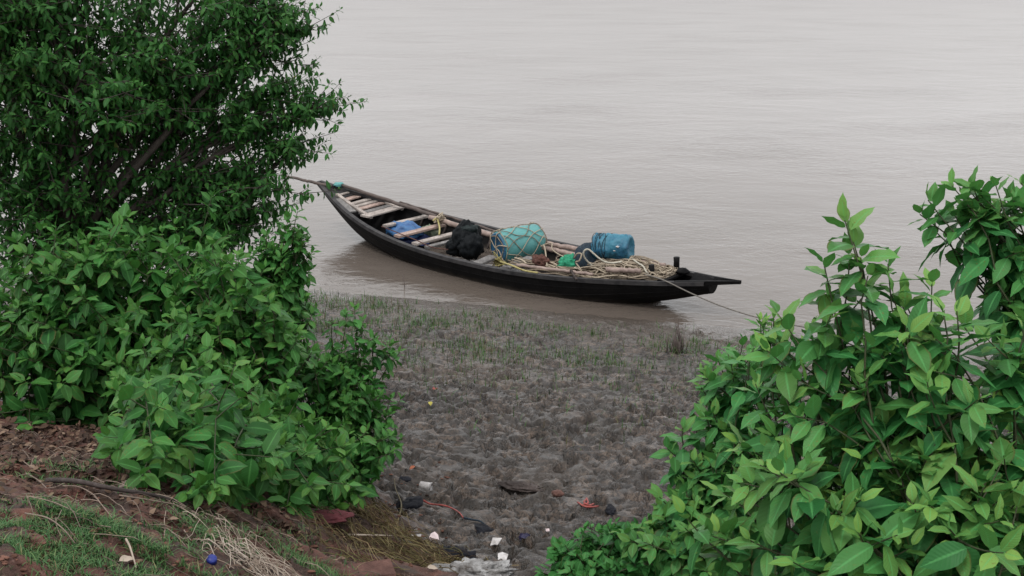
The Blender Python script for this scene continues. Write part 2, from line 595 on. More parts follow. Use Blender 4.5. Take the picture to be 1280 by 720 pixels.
def ground_zs(x, y):
    return np.array([ground_z(a, b) for a, b in zip(x, y)])


def on_ground(px, py):
    d = ray(px, py)
    t = 2.0
    while t < 60:
        q = CAM + d * t
        if q[2] < ground_z(q[0], q[1]): break
        t += .02
    lo, hi = t - .02, t
    for _ in range(12):
        mdl = (lo + hi) / 2; q = CAM + d * mdl
        if q[2] < ground_z(q[0], q[1]): hi = mdl
        else: lo = mdl
    return CAM + d * hi


# ground material: grey mud below, red earth on the bank top
t = NT('river bank')
p = t.pos()
sep = t.n('ShaderNodeSeparateXYZ'); t.l(p, sep.inputs[0])
n1 = t.noise(2.2, 6, .62, p); n2 = t.noise(11, 5, .6, p); n3 = t.noise(45, 4, .6, p); n4 = t.noise(150, 3, .6, p)
mudc = t.ramp(n2, [(.40, (.012, .0085, .006)), (.48, (.048, .0335, .0245)), (.62, (.112, .082, .062))])
mudc = t.mix(t.ramp(n1, [(.42, .85), (.52, 0.0)]), mudc, (.030, .024, .019))
mudc = t.mix(t.ramp(n3, [(.50, 0.0), (.57, .85)]), mudc, (.014, .011, .009))
mudc = t.mix(t.ramp(t.noise(.8, 3, .5, p), [(.5, 0.0), (.7, .4)]), mudc, (.080, .059, .045))
red = t.ramp(n2, [(.25, (.040, .015, .010)), (.5, (.088, .032, .021)), (.75, (.155, .066, .045))])
red = t.mix(t.ramp(t.noise(5, 5, .6, p), [(.42, 0.0), (.60, .85)]), red, (.036, .024, .018))
red = t.mix(t.ramp(n3, [(.58, 0.0), (.7, .5)]), red, (.24, .15, .12))
col = t.mix(t.attr('soil'), mudc, red)
# wet at the water's edge
wet = t.ramp(t.math('ADD', sep.outputs['Z'], t.math('MULTIPLY', n1, .12)), [(.07, 1.0), (.24, 0.0)])
col = t.mix(wet, col, (.066, .053, .043))
rgm = t.math('SUBTRACT', t.ramp(t.noise(3.1, 5, .65, p), [(.40, .13), (.60, .42)]), t.math('MULTIPLY', wet, .14))
rgx = t.n('ShaderNodeMix', data_type='FLOAT'); t.l(t.attr('soil'), rgx.inputs[0]); t.l(rgm, rgx.inputs[2]); rgx.inputs[3].default_value = .78
rg = rgx.outputs[0]
hgt = t.math('ADD', t.math('MULTIPLY', n3, .6), t.math('MULTIPLY', n4, .35))
M['ground'] = t.done(t.principled(col, rg, .5, t.bump(hgt, .018, 1.0)))
ground = mesh_object('ground', V, F, M['ground'], None, np.zeros(3), True, None, {'soil': soil.ravel()})
tag(ground, kind='structure')

# water
t = NT('muddy river')
p = t.pos()
mp = t.n('ShaderNodeMapping'); mp.inputs['Rotation'].default_value = (0, 0, math.radians(12)); mp.inputs['Scale'].default_value = (1, 1.5, 1)
t.l(p, mp.inputs['Vector'])
w1 = t.noise(1.1, 4, .6, mp.outputs[0], .5)
w2 = t.noise(4.2, 4, .6, mp.outputs[0], .6)
w3 = t.noise(.35, 3, .5, mp.outputs[0], 1.0)
calm = t.ramp(t.noise(.16, 3, .5, mp.outputs[0]), [(.36, .30), (.55, .75), (.68, 1.5)])
hh = t.math('ADD', t.math('MULTIPLY', w1, 1.0), t.math('MULTIPLY', w2, .85))
hh = t.math('ADD', t.math('MULTIPLY', hh, calm), t.math('MULTIPLY', w3, 1.2))
c = t.mix(t.ramp(t.noise(.25, 4, .5, mp.outputs[0]), [(.4, 0.0), (.65, 1.0)]), (.090, .074, .062), (.106, .089, .077))
sw = t.n('ShaderNodeSeparateXYZ'); t.l(p, sw.inputs[0])
open_ = t.ramp(t.math('DIVIDE', sw.outputs['Y'], 100.0), [(.17, 0.0), (.24, .35), (.45, .75), (.9, 1.0)])
rw = t.math('ADD', t.math('MULTIPLY', open_, .22), .06)
b = t.principled(c, rw, .5, t.bump(hh, .0155, 1.0))
b.inputs['IOR'].default_value = 1.33
M['water'] = t.done(b)
wx = axis(np.linspace(-60, 60, 13), -4000, 4000); wy = axis(np.linspace(10, 120, 12), -40, 4000)
WX, WY = np.meshgrid(wx, wy)
I = np.arange(len(wx) * len(wy)).reshape(len(wy), len(wx))
river = mesh_object('river', np.stack([WX.ravel(), WY.ravel(), 0 * WX.ravel()], 1),
                    np.stack([I[:-1, :-1].ravel(), I[:-1, 1:].ravel(), I[1:, 1:].ravel(), I[1:, :-1].ravel()], 1), M['water'], None, np.zeros(3))
tag(river, kind='structure')

# ------------------------------------------------------------------ foliage generator
TT = np.array([0, .09, .14, .25, .38, .52, .66, .79, .90, 1.0])
WWo = np.array([.03, .035, .42, .80, 1.0, 1.0, .86, .58, .24, .0])


def leaf_arrays(pos, d, n, L, Wd, droop, fold, young, cross=(-1, -.5, 0, .5, 1), widths=WWo, ripple=.03):
    """arrays of leaves -> verts, faces, uv, young"""
    pos = np.asarray(pos); d = np.asarray(d); n = np.asarray(n); L = np.asarray(L)
    N = len(pos)
    d = d / np.linalg.norm(d, axis=1, keepdims=True)
    n = n - d * (n * d).sum(1, keepdims=True)
    n = n / np.maximum(np.linalg.norm(n, axis=1, keepdims=True), 1e-6)
    s = np.cross(d, n)
    cr = np.array(cross); nt, nc = len(TT), len(cr)
    a = TT[None, :, None]; u = cr[None, None, :]
    hw = (widths * .5)[None, :, None] * (L * Wd)[:, None, None]
    tl = np.asarray(droop)[:, None, None]
    th = tl * a                                   # the blade bends through the angle `droop`
    al = L[:, None, None] * np.where(np.abs(tl) > .02, np.sin(th) / np.where(np.abs(tl) > .02, tl, 1), a)
    zz = -L[:, None, None] * np.where(np.abs(tl) > .02, (1 - np.cos(th)) / np.where(np.abs(tl) > .02, tl, 1), 0)
    x = hw * u
    f = np.asarray(fold)[:, None, None]
    ph = rng.uniform(0, 6.28, (N, 1, 1))
    zz = zz + np.abs(x) * f + ripple * L[:, None, None] * np.sin(a * 14 + ph + 2 * u) * np.abs(u) * (widths[None, :, None])
    al = al + 0 * x; zz = zz + 0 * x; x = x + 0 * al
    P = pos[:, None, None, :] + al[..., None] * d[:, None, None, :] + x[..., None] * s[:, None, None, :] + zz[..., None] * n[:, None, None, :]
    V = P.reshape(-1, 3)
    idx = np.arange(nt * nc).reshape(nt, nc)
    fq = np.stack([idx[:-1, :-1].ravel(), idx[:-1, 1:].ravel(), idx[1:, 1:].ravel(), idx[1:, :-1].ravel()], 1)
    F = (fq[None] + (np.arange(N) * nt * nc)[:, None, None]).reshape(-1, 4)
    uv = np.stack([np.broadcast_to(u, (N, nt, nc)).ravel(), np.broadcast_to(a, (N, nt, nc)).ravel()], 1)
    yg = np.broadcast_to(np.asarray(young)[:, None, None], (N, nt, nc)).ravel()
    return V, F, uv, yg


class Plant:
    def __init__(self, leaf=.12, wd=.44, leafy=.6, gap=.4, droop=.7, stem_r=.010, twig_r=.0022, youth=.5, up=.5, dens=1.0):
        self.__dict__.update(locals())
        self.st = MB()
        self.L = []

    def leaf_at(self, q, tan, phi, age, sc=1.0):
        """age 0 at the tip, 1 old"""
        ref = np.array([0, 0, 1.0]) if abs(tan[2]) < .95 else np.array([1.0, 0, 0])
        e1 = unit(np.cross(tan, ref)); e2 = np.cross(tan, e1)
        r = math.cos(phi) * e1 + math.sin(phi) * e2
        g = -.40 + (self.droop + .1) * min(1, age * 7)
        dd = unit(r * (.45 + .70 * min(1, age * 9)) + tan * (.65 - .45 * min(1, age * 5)) + np.array([0, 0, -1]) * g + rng.normal(0, .16, 3))
        nn = np.array([0, 0, 1.0]) * .9 + rng.normal(0, .28, 3) + tan * .35
        sz = self.leaf * sc * (.45 + .55 * min(1, age * 7)) * rng.uniform(.70, 1.14)
        y = max(0.0, (1 - age * 6)) * self.youth * .8 * rng.uniform(.3, 1.2)
        self.L.append((q, dd, nn, sz, self.wd * rng.uniform(.85, 1.15), rng.uniform(.15, .6) + .6 * self.droop * age, rng.uniform(.02, .24), min(1, y)))

    def shoot(self, pts, r0, r1, leafy, sc=1.0):
        pts = np.asarray(pts)
        self.st.tube(pts, np.linspace(r0, r1, len(pts)), 5, False)
        seg = np.linalg.norm(np.diff(pts, axis=0), axis=1)
        cum = np.concatenate([[0], np.cumsum(seg)])
        tot = cum[-1]
        s = tot; phi = rng.uniform(0, 6.28)
        ll = max(tot * leafy, self.leaf * 1.5)
        k = 0
        while s > max(0, tot - ll):
            q = np.array([np.interp(s, cum, pts[:, i]) for i in range(3)])
            i = min(np.searchsorted(cum, s), len(pts) - 1); i = max(1, i)
            tan = unit(pts[i] - pts[i - 1])
            age = min(1.0, (tot - s) / (self.leaf * 4.0))
            self.leaf_at(q, tan, phi, age, sc)
            phi += 2.4 + rng.normal(0, .25)
            s -= self.leaf * self.gap * (.30 if k < 6 else 1.25) * rng.uniform(.7, 1.3) / self.dens
            k += 1

    def stem(self, B, T, bend=.55, sides=3, side_len=.3, leafy=None, r0=None):
        B = np.asarray(B); T = np.asarray(T)
        D = np.linalg.norm(T - B)
        C = B + (T - B) * .45 + np.array([0, 0, D * bend * .5]) + rng.normal(0, .05 * D, 3)
        tt = np.linspace(0, 1, 12)[:, None]
        pts = (1 - tt) ** 2 * B + 2 * tt * (1 - tt) * C + tt ** 2 * T
        pts[1:-1] += rng.normal(0, .006 * D, (10, 3))
        self.shoot(pts, (r0 or self.stem_r) * rng.uniform(.7, 1.2), self.twig_r, self.leafy if leafy is None else leafy)
        for k in range(sides):
            f = rng.uniform(.4, .93)
            i = int(f * 11); q = pts[i]
            tan = unit(pts[i + 1] - pts[i])
            out = rng.normal(0, 1, 3); out[2] = abs(out[2]) * self.up * 1.4; out = unit(out)
            ln = side_len * rng.uniform(.5, 1.2)
            e = q + ln * unit(tan * .4 + out * .8)
            m = (q + e) / 2 + np.array([0, 0, -.04 * ln]) + rng.normal(0, .05 * ln, 3)
            t2 = np.linspace(0, 1, 6)[:, None]
            p2 = (1 - t2) ** 2 * q + 2 * t2 * (1 - t2) * m + t2 ** 2 * e
            self.shoot(p2, self.twig_r * 1.8, self.twig_r * .7, .9, .92)
        return pts

    def lobes(self, lobes, bases, per=14, **kw):
        for (c, r, n) in lobes:
            c = np.asarray(c); r = np.asarray(r) if hasattr(r, '__len__') else np.array([r, r, r])
            for k in range(int(n * per)):
                v = unit(rng.normal(0, 1, 3)); v[2] = v[2] * .9 + .12
                T = c + v * r * rng.uniform(.35, 1.0)
                B = bases[rng.integers(len(bases))] + np.array([rng.normal(0, .06), rng.normal(0, .06), 0])
                self.stem(B, T, **kw)

    def foliage(self, name, m, parent, cross=(-1, -.5, 0, .5, 1), widths=WWo):
        a = list(zip(*self.L))
        V, F, uv, yg = leaf_arrays(np.array(a[0]), np.array(a[1]), np.array(a[2]), np.array(a[3]), np.array(a[4]), np.array(a[5]), np.array(a[6]), np.array(a[7]), cross, widths)
        return mesh_object(name, V - np.array(parent['_org']), F, m, parent, parent['_org'], True, uv, {'young': yg})


def P(px, py, y): return at_y(px, py, y)


def over(px, py): return on_ground(px, py) + np.array([0, -.12, .16])


def gbase(x, y): return np.array([x, y, ground_z(x, y) - .03])


leafcount = 0


def shrub(name, label, cat, loc, plant, leafm, stemm='stem', cross=(-1, -.5, 0, .5, 1), group=None, parts=('stems', 'foliage'), widths=WWo):
    global leafcount
    r = thing(name, label, cat, loc, group)
    plant.st.build(parts[0], M[stemm], r)
    plant.foliage(parts[1], M[leafm], r, cross, widths)
    leafcount += len(plant.L)
    return r


#FOLIAGE_BEGIN
GS = 'leafy shrubs on the river bank'
# big shrub at the far left
pl = Plant(leaf=.165, wd=.48, leafy=.6, gap=.30, droop=.95, stem_r=.009)
bs = [gbase(-2.75, 6.9), gbase(-2.4, 7.1), gbase(-3.2, 7.0), gbase(-2.2, 6.8)]
pl.lobes([(P(40, 375, 7.1), .42, 1), (P(130, 355, 7.3), .40, 1), (P(200, 345, 7.4), .34, .9), (P(45, 455, 6.8), .42, 1), (P(130, 440, 6.9), .34, 1),
          (P(-40, 420, 6.9), .45, .8), (P(30, 520, 6.7), .26, .6), (P(100, 510, 6.8), .2, .35), (P(250, 340, 7.4), .26, .6), (P(60, 330, 7.5), .3, .7), (P(150, 320, 7.6), .26, .7)], bs, per=10, sides=3, side_len=.34)
for (x, y) in ((20, 300), (70, 285), (110, 300), (150, 278), (185, 290), (230, 300), (45, 345)):
    pl.stem(bs[0], P(x, y, 7.2), sides=3, side_len=.22)
shrub('shrub', 'broad dark shrub at the left edge, growing above brown dead leaves', 'shrub', bs[0], pl, 'leaf_shrub', group=GS)

# lighter shrub in the middle of the left bank
pl = Plant(leaf=.150, wd=.47, leafy=.6, gap=.30, droop=.95, stem_r=.009, youth=.6)
bs = [gbase(-1.75, 6.35), gbase(-1.5, 6.45), gbase(-1.3, 6.3), gbase(-2.0, 6.5)]
pl.lobes([(P(270, 360, 6.9), .36, 1), (P(320, 400, 6.7), .34, 1), (P(255, 440, 6.5), .34, 1), (P(330, 480, 6.4), .36, 1), (P(250, 520, 6.2), .32, .9),
          (P(330, 560, 6.1), .32, 1), (P(215, 565, 6.1), .18, .45), (P(130, 555, 6.1), .12, .25), (P(380, 580, 6.2), .26, .8), (P(290, 605, 6.0), .26, .7), (over(150, 590), .11, .35), (over(210, 612), .13, .45), (over(265, 632), .13, .5), (over(320, 642), .15, .6), (over(375, 645), .15, .7), (over(430, 640), .14, .6), (P(230, 600, 6.0), .18, .4)], bs, per=10, sides=3, side_len=.32)
for (x, y) in ((265, 300), (300, 318), (330, 335), (245, 345), (180, 470), (165, 535), (110, 560), (390, 440)):
    pl.stem(bs[1], P(x, y, 6.6), sides=3, side_len=.22)
shrub('shrub', 'tall bright green shrub leaning over the red earth, left of the mud', 'shrub', bs[0], pl, 'leaf_shrub', group=GS)

# small leaved shrub at the mud's edge
pl = Plant(leaf=.115, wd=.43, leafy=.6, gap=.32, droop=.9, stem_r=.006)
bs = [gbase(-1.05, 6.9), gbase(-.9, 6.7), gbase(-1.15, 6.6)]
pl.lobes([(P(430, 460, 6.9), .24, 1), (P(460, 500, 6.8), .22, 1), (P(440, 560, 6.6), .24, 1), (P(420, 610, 6.4), .16, .5), (P(390, 450, 6.9), .22, .8)], bs, per=15, sides=3, side_len=.22)
for (x, y) in ((443, 385), (455, 400), (489, 432), (500, 440), (470, 425), (433, 392)):
    pl.stem(bs[0], P(x, y, 7.0), sides=2, side_len=.15)
shrub('shrub', 'small leaved shrub with upright shoots beside the grey mud', 'shrub', bs[0], pl, 'leaf_small', group=GS)

# slender sapling in front of the tree
pl = Plant(leaf=.14, wd=.40, leafy=.75, gap=.28, droop=1.05, stem_r=.008)
bs = [gbase(-1.6, 7.4)]
pl.lobes([(P(345, 310, 7.5), .17, .8), (P(368, 300, 7.5), .14, .7), (P(360, 345, 7.5), .2, .8), (P(372, 385, 7.4), .16, .5), (P(330, 340, 7.4), .2, .6)], bs, per=12, sides=3, side_len=.2)
for (x, y) in ((372, 264), (360, 275), (380, 290)):
    pl.stem(bs[0], P(x, y, 7.5), sides=3, side_len=.14)
shrub('sapling', 'slender sapling with drooping leaves standing out against the water near the boat bow', 'sapling', bs[0], pl, 'leaf_small')

# the near shrub at the right
pl = Plant(leaf=.172, wd=.42, leafy=.55, gap=.31, droop=.92, stem_r=.008, youth=.75)
bs = [gbase(1.25, 3.1), gbase(1.5, 3.2), gbase(1.0, 3.3), gbase(1.7, 3.0), gbase(1.35, 2.8)]
pl.lobes([(P(1065, 385, 3.6), .16, .8), (P(1070, 335, 3.6), .10, .35), (P(1005, 430, 3.6), .15, .7), (P(1000, 480, 3.6), .18, .9), (P(1120, 400, 3.55), .15, .6), (P(1095, 480, 3.5), .22, 1), (P(1190, 430, 3.5), .2, 1), (P(1260, 430, 3.5), .2, 1),
          (P(945, 535, 3.6), .16, .7), (P(1030, 560, 3.4), .22, 1), (P(1130, 580, 3.3), .22, 1), (P(1230, 560, 3.2), .22, 1.1),
          (P(905, 625, 3.5), .13, .5), (P(980, 650, 3.2), .18, .9), (P(1080, 670, 3.1), .18, .9), (P(1190, 670, 3.0), .18, .9), (P(1270, 660, 3.0), .16, .7),
          (P(880, 690, 3.4), .14, .7), (P(1300, 480, 3.4), .2, .8)], bs, per=5.5, sides=2, side_len=.2)
for (x, y, d) in ((1056, 275, 3.6), (1066, 300, 3.6), (1110, 330, 3.6), (1030, 330, 3.6), (1085, 345, 3.5), (1165, 355, 3.6)):
    pl.stem(bs[0], P(x, y, d), sides=1, side_len=.16, bend=.3)
shrub('shrub', 'large shrub with broad glossy leaves filling the lower right corner', 'shrub', bs[0], pl, 'leaf_near', group=GS)

# branchy shrub at the right edge, higher
pl = Plant(leaf=.145, wd=.43, leafy=.6, gap=.32, droop=.85, stem_r=.008)
bs = [gbase(2.3, 3.9), gbase(2.45, 3.8)]
pl.lobes([(P(1240, 262, 4.2), .13, .9), (P(1285, 260, 4.2), .18, 1.2), (P(1265, 320, 4.1), .15, 1), (P(1195, 255, 4.2), .09, .4), (P(1290, 370, 4.0), .2, 1)], bs, per=12, sides=2, side_len=.17, bend=.5)
for (x, y) in ((1160, 250), (1150, 268), (1190, 232), (1215, 230), (1170, 290)):
    pl.stem(bs[0], P(x, y, 4.2), sides=1, side_len=.1, bend=.6)
shrub('shrub', 'high leafy shrub at the right edge reaching out over the river', 'shrub', bs[0], pl, 'leaf_near', group=GS)

# small shrub between the mud and the near one
pl = Plant(leaf=.135, wd=.47, leafy=.6, gap=.34, droop=.85, stem_r=.006, youth=.5)
bs = [gbase(.95, 4.6), gbase(1.1, 4.5), gbase(.85, 4.4)]
pl.lobes([(P(900, 470, 4.8), .13, .7), (P(890, 535, 4.6), .15, .8), (P(935, 450, 4.6), .15, .9), (P(865, 600, 4.5), .12, .7), (P(910, 590, 4.4), .17, .9), (P(835, 650, 4.4), .11, .7), (P(800, 672, 4.4), .09, .5), (P(850, 690, 4.2), .12, .6), (P(880, 655, 4.2), .15, .7)], bs, per=12, sides=2, side_len=.17)
shrub('shrub', 'middle sized shrub between the footprints and the large glossy shrub', 'shrub', bs[0], pl, 'leaf_near', group=GS)
pl = Plant(leaf=.11, wd=.40, leafy=.5, gap=.3, droop=.75, stem_r=.006, youth=1.0)
bs = [gbase(1.2, 4.3)]
for k in range(7):
    pl.stem(bs[0], P(960 + rng.normal(0, 12), 408 + rng.normal(0, 12), 4.4), sides=1, side_len=.1)
shrub('sapling', 'young sapling with a yellow green top beside the mooring rope', 'sapling', bs[0], pl, 'leaf_near')

# low plants at the bottom
pl = Plant(leaf=.075, wd=.60, leafy=.8, gap=.4, droop=.6, stem_r=.004, youth=.3)
bs = [gbase(.3, 4.7), gbase(.45, 4.6), gbase(.6, 4.7), gbase(.2, 4.5)]
pl.lobes([(P(702, 688, 4.7), .06, .7), (P(742, 672, 4.7), .09, 1.1), (P(785, 668, 4.6), .1, 1.1), (P(735, 712, 4.5), .1, 1), (P(790, 715, 4.4), .12, 1.1), (P(840, 705, 4.3), .12, 1)], bs, per=12, sides=2, side_len=.09)
shrub('low_plant', 'low round leaved plant at the foot of the near shrub, bottom centre', 'plant', bs[0], pl, 'leaf_low')

# the tree behind
pl = Plant(leaf=.098, wd=.35, leafy=.9, gap=.36, droop=1.1, stem_r=.008, twig_r=.0022, youth=1.0, up=.2, dens=1.0)
tb = gbase(-4.0, 9.6)
fork = tb + np.array([.3, -.1, 1.3])
trunk = MB()
tp = np.array([tb + np.array([0, 0, -.1]), tb + np.array([.05, 0, .4]), tb + np.array([.18, -.05, .9]), fork])
trunk.tube(tp, [.15, .12, .105, .095], 10)
lob = [(0, -10, 9.3, .6, 1.0), (-30, 10, 8.8, .5, 1.0), (60, 0, 9.0, .4, .8), (372, 45, 9.6, .17, .45), (388, 135, 9.5, .16, .5), (372, 185, 9.5, .15, .4), (350, 15, 9.6, .22, .5), (-20, 60, 9.2, .8, 1.3), (70, 40, 9.4, .8, 1.4), (170, 50, 9.6, .75, 1.3), (260, 60, 9.6, .65, 1.2), (320, 30, 9.6, .42, .7), (40, 150, 9.2, .75, 1.3), (150, 160, 9.8, .7, .9),
       (250, 160, 9.7, .62, 1.1), (330, 130, 9.6, .36, .75), (40, 240, 9.2, .62, 1.2), (150, 245, 9.6, .55, .8), (250, 245, 9.6, .5, .9), (315, 220, 9.5, .36, .8), (-40, 200, 9.0, .6, .7), (100, 310, 9.4, .5, .9), (200, 300, 9.5, .42, 1.0), (275, 292, 9.4, .34, .9), (305, 262, 9.4, .30, .8), (20, 300, 9.2, .5, .7), (100, 100, 9.0, .7, 1.0), (210, 110, 9.3, .6, 1.0), (100, -60, 9.4, .9, .8), (270, -50, 9.6, .6, .6)]
limbs = []
for (x, y, d, r, n) in lob:
    c = P(x, y, d)
    mid = fork * .5 + c * .5 + np.array([0, 0, .25]) + rng.normal(0, .12, 3)
    tt = np.linspace(0, 1, 9)[:, None]
    lp = (1 - tt) ** 2 * fork + 2 * tt * (1 - tt) * mid + tt ** 2 * c
    lp[1:-1] += rng.normal(0, .03, (7, 3))
    trunk.tube(lp, np.linspace(.040, .010, 9), 6)
    for k in range(int(n * 24)):
        v = unit(rng.normal(0, 1, 3))
        T = c + v * r * rng.uniform(.35, 1.0)
        B = lp[rng.integers(4, 9)]
        pl.stem(B, T, bend=.25, sides=4, side_len=.36, leafy=.75)
for (x, y, d) in ((405, 38, 9.6), (370, 20, 9.6), (420, 135, 9.5), (412, 150, 9.5), (385, 85, 9.6), (345, 5, 9.6), (385, 190, 9.5), (360, 60, 9.6), (395, 120, 9.6), (360, 175, 9.5), (350, 240, 9.4), (385, 245, 9.2), (340, 265, 9.2)):
    T = P(x, y, d)
    B = P(x - 110, y + rng.uniform(-10, 30), d)
    pl.stem(B, T, bend=.25, sides=6, side_len=.26, leafy=.6)
tr = thing('tree', 'big dense dark leaved tree at the upper left, overhanging the water', 'tree', tb)
to = trunk.build('trunk', M['bark'], tr)
pl.st.build('twigs', M['bark'], tr)
pl.foliage('crown', M['leaf_tree'], tr, (-1, 0, 1))
leafcount += len(pl.L)
#FOLIAGE_END
print('leaves', leafcount)
#REST
# ------------------------------------------------------------------ the boat
BO = at_z(398, 227, .8); BO[2] = 0
_R = at_z(925, 353, .55)
BA = _R[:2] - BO[:2]; BL = float(np.hypot(*BA)); BA = np.array([*(BA / BL), 0]); BN = np.array([-BA[1], BA[0], 0])


def B(u, v, z): return BO + BA * u + BN * v + np.array([0, 0, z])


def curve(pts):
    a = np.array(pts, float)
    uu = np.linspace(a[0, 0], a[-1, 0], 400)
    yy = np.interp(uu, a[:, 0], a[:, 1])
    k = np.ones(25) / 25
    pad = np.concatenate([2 * yy[0] - yy[12:0:-1], yy, 2 * yy[-1] - yy[-2:-14:-1]])
    ys_ = np.convolve(pad, k, 'valid')
    return lambda u: np.interp(u, uu, ys_)


bw = curve([(0, .03), (.15, .10), (.5, .24), (1, .44), (1.5, .61), (2, .74), (2.5, .83), (3, .88), (3.5, .905), (4, .91), (4.5, .91), (5, .89), (5.5, .83), (6, .73), (6.5, .60), (7, .45), (7.4, .33), (7.8, .19), (8.1, .085), (8.35, .01)])
kz = curve([(0, .72), (.3, .53), (.7, .29), (1.25, .0), (1.8, -.18), (2.5, -.3), (3.5, -.36), (5, -.36), (6, -.27), (6.5, -.13), (6.95, 0), (7.5, .16), (7.95, .33), (8.35, .4)])
ee = curve([(0, 1.8), (2.4, 1.6), (3.8, .95), (5.2, .6), (6.4, .9), (8.35, 1.3)])


def gz(u): return .28 + (.52 * max(0, (4.4 - u) / 4.4) ** 2.2 if u < 4.4 else .27 * ((u - 4.4) / 4) ** 2)


def bp(px, py, off=0.0):
    u = 4.0
    for _ in range(25):
        q = at_z(px, py, gz(u) + off)
        u = float((q - BO) @ BA)
    return q


def sect(u, q, inset=0.0, floor=0.0):
    b = max(float(bw(u)) - inset, .005); k = float(kz(u)) + floor; g = gz(u)
    k = min(k, g - .03)
    return b * math.sin(q * PI / 2) ** float(ee(u)), k + (g - k) * (1 - math.cos(q * PI / 2)) ** 1.1


boat = thing('wooden_boat', 'long black wooden river boat lying with one end on the mud', 'boat', B(4.2, 0, 0))
us = np.concatenate([np.linspace(0, 1, 14), np.linspace(1.12, 7.95, 56)])
qs = np.linspace(0, 1, 13)
h = MB()


def shell(inset, floor, u0=0):
    rows = []
    for u in us:
        if u < u0: continue
        r = []
        for q in -qs[::-1]:
            v, z = sect(u, -q, inset, floor); r.append(B(u, -v, z))
        for q in qs[1:]:
            v, z = sect(u, q, inset, floor); r.append(B(u, v, z))
        rows.append(r)
    return np.array(rows)


So_ = shell(0, 0); Si_ = shell(.04, .05)
h.grid(So_)
h.grid(Si_[:, ::-1])
# rim between the outer and inner skin, and the closing transom
for side in (0, -1):
    h.grid(np.stack([So_[:, side], Si_[:, side]], 1) if side == 0 else np.stack([Si_[:, side], So_[:, side]], 1))
tri = So_[-1]
h.add(list(tri), [tuple(range(len(tri)))])
h.build('hull', M['hull'], boat)
for sg in (-1, 1):
    g = MB()
    pts = []
    for u in np.linspace(.02, 7.9, 60):
        b = float(bw(u)); z = gz(u)
        o = b + .022; i_ = max(b - .055, .004)
        pts.append([B(u, sg * o, z - .035), B(u, sg * o, z + .022), B(u, sg * i_, z + .024), B(u, sg * i_, z - .03), B(u, sg * o, z - .035)])
    g.grid(np.array(pts))
    g.build('gunwale', M['tar_edge'], boat, smooth=False)
for sg in (-1, 1):
    for q_ in (.60, .74, .87):
        r = MB(); r.tube([B(u, sg * (sect(u, q_)[0] + .002), sect(u, q_)[1]) for u in np.linspace(.3, 7.85, 70)], .0045, 5)
        r.build('plank_seam', M['hull'], boat)
# bow deck and the pointed end plate
d = MB()
rows = []
for u in np.linspace(.05, .62, 6):
    b = max(float(bw(u)) - .05, .004); z = gz(u) - .035
    rows.append([B(u, -b, z), B(u, 0, z - .015), B(u, b, z)])
rows = np.array(rows)
d.grid(rows); d.grid((rows - np.array([0, 0, .03]))[:, ::-1])
d.grid(np.stack([rows[-1], rows[-1] - np.array([0, 0, .03])], 1))
d.build('bow_deck', M['tar_edge'], boat)
d = MB()
rows = []
for u in np.linspace(7.5, 8.36, 10):
    b = float(bw(u)) * .92 + .015; z = gz(u); th = .085 - .065 * (u - 7.5) / .86
    c = .05 * (1 - (u - 7.5) / .9)
    rows.append([B(u, -b, z + .03), B(u, -b + min(.04, b * .4), z + .032), B(u, -b * .5, z - c), B(u, 0, z - c * 1.25), B(u, b * .5, z - c), B(u, b - min(.04, b * .4), z + .032), B(u, b, z + .03),
                 B(u, b * .97, z - th * .6), B(u, 0, z - th), B(u, -b * .97, z - th * .6), B(u, -b, z + .03)])
rows = np.array(rows)
d.grid(rows[:, ::-1])
d.add(list(rows[-1][:10]), [tuple(range(10))]); d.add(list(rows[0][:10]), [tuple(range(9, -1, -1))])
d.build('stern_plate', M['tar'], boat, smooth=False)


def plank(mb, A, Bq, w, th, bev=.006):
    A = np.asarray(A); Bq = np.asarray(Bq)
    ax = (Bq - A) / 2
    ay = unit(np.cross([0, 0, 1.0], ax)) * w / 2
    az = unit(np.cross(ax, ay)) * th / 2
    mb.box((A + Bq) / 2, ax, ay, az, bev)


# deck at the far end: two rails and cross boards
nr0, nr1 = bp(422, 243.5, -.03), bp(464, 272, -.03)
fr0, fr1 = bp(441, 238, -.03), bp(503, 261.5, -.03)
midn = bp(440, 256.5, -.03)
midf = bp(470, 248.2, -.03)


def q3(a, b, c, t):
    """quadratic through three points"""
    return a * (2 * t - 1) * (t - 1) + b * 4 * t * (1 - t) + c * t * (2 * t - 1)


for a, b, c in ((nr0, midn, nr1), (fr0, midf, fr1)):
    r = MB()
    pts = [q3(a, b, c, t_) for t_ in np.linspace(-.02, 1.0, 9)]
    for i in range(8):
        plank(r, pts[i], pts[i + 1], .065, .04, .005)
    r.build('deck_rail', M['wood_pale'], boat, smooth=False)
for (t0, t1, mm, dz) in ((0.0, .075, 'wood_pale', .004), (.15, .30, 'wood_pink', -.02), (.37, .48, 'wood_pale', -.02), (.485, .585, 'wood_pale', -.024), (.59, .70, 'wood_pink', -.022), (.72, .83, 'wood_grey', -.026), (.86, 1.02, 'wood_pale', .012)):
    r = MB()
    tm = (t0 + t1) / 2
    A = q3(nr0, midn, nr1, tm); C = q3(fr0, midf, fr1, tm)
    W = np.linalg.norm(q3(nr0, midn, nr1, t1) - q3(nr0, midn, nr1, t0))
    ex = .02 if t1 < .9 else .10
    dv = unit(C - A)
    plank(r, A - dv * ex + np.array([0, 0, dz]), C + dv * ex + np.array([0, 0, dz]), W * .93, .03)
    r.build('deck_board', M[mm], boat, smooth=False)
for (a, b) in (((421, 249), (441, 265)),):
    r = MB(); plank(r, bp(*a, -.04), bp(*b, -.04), .14, .025); r.build('side_board', M['wood_grey'], boat, smooth=False)
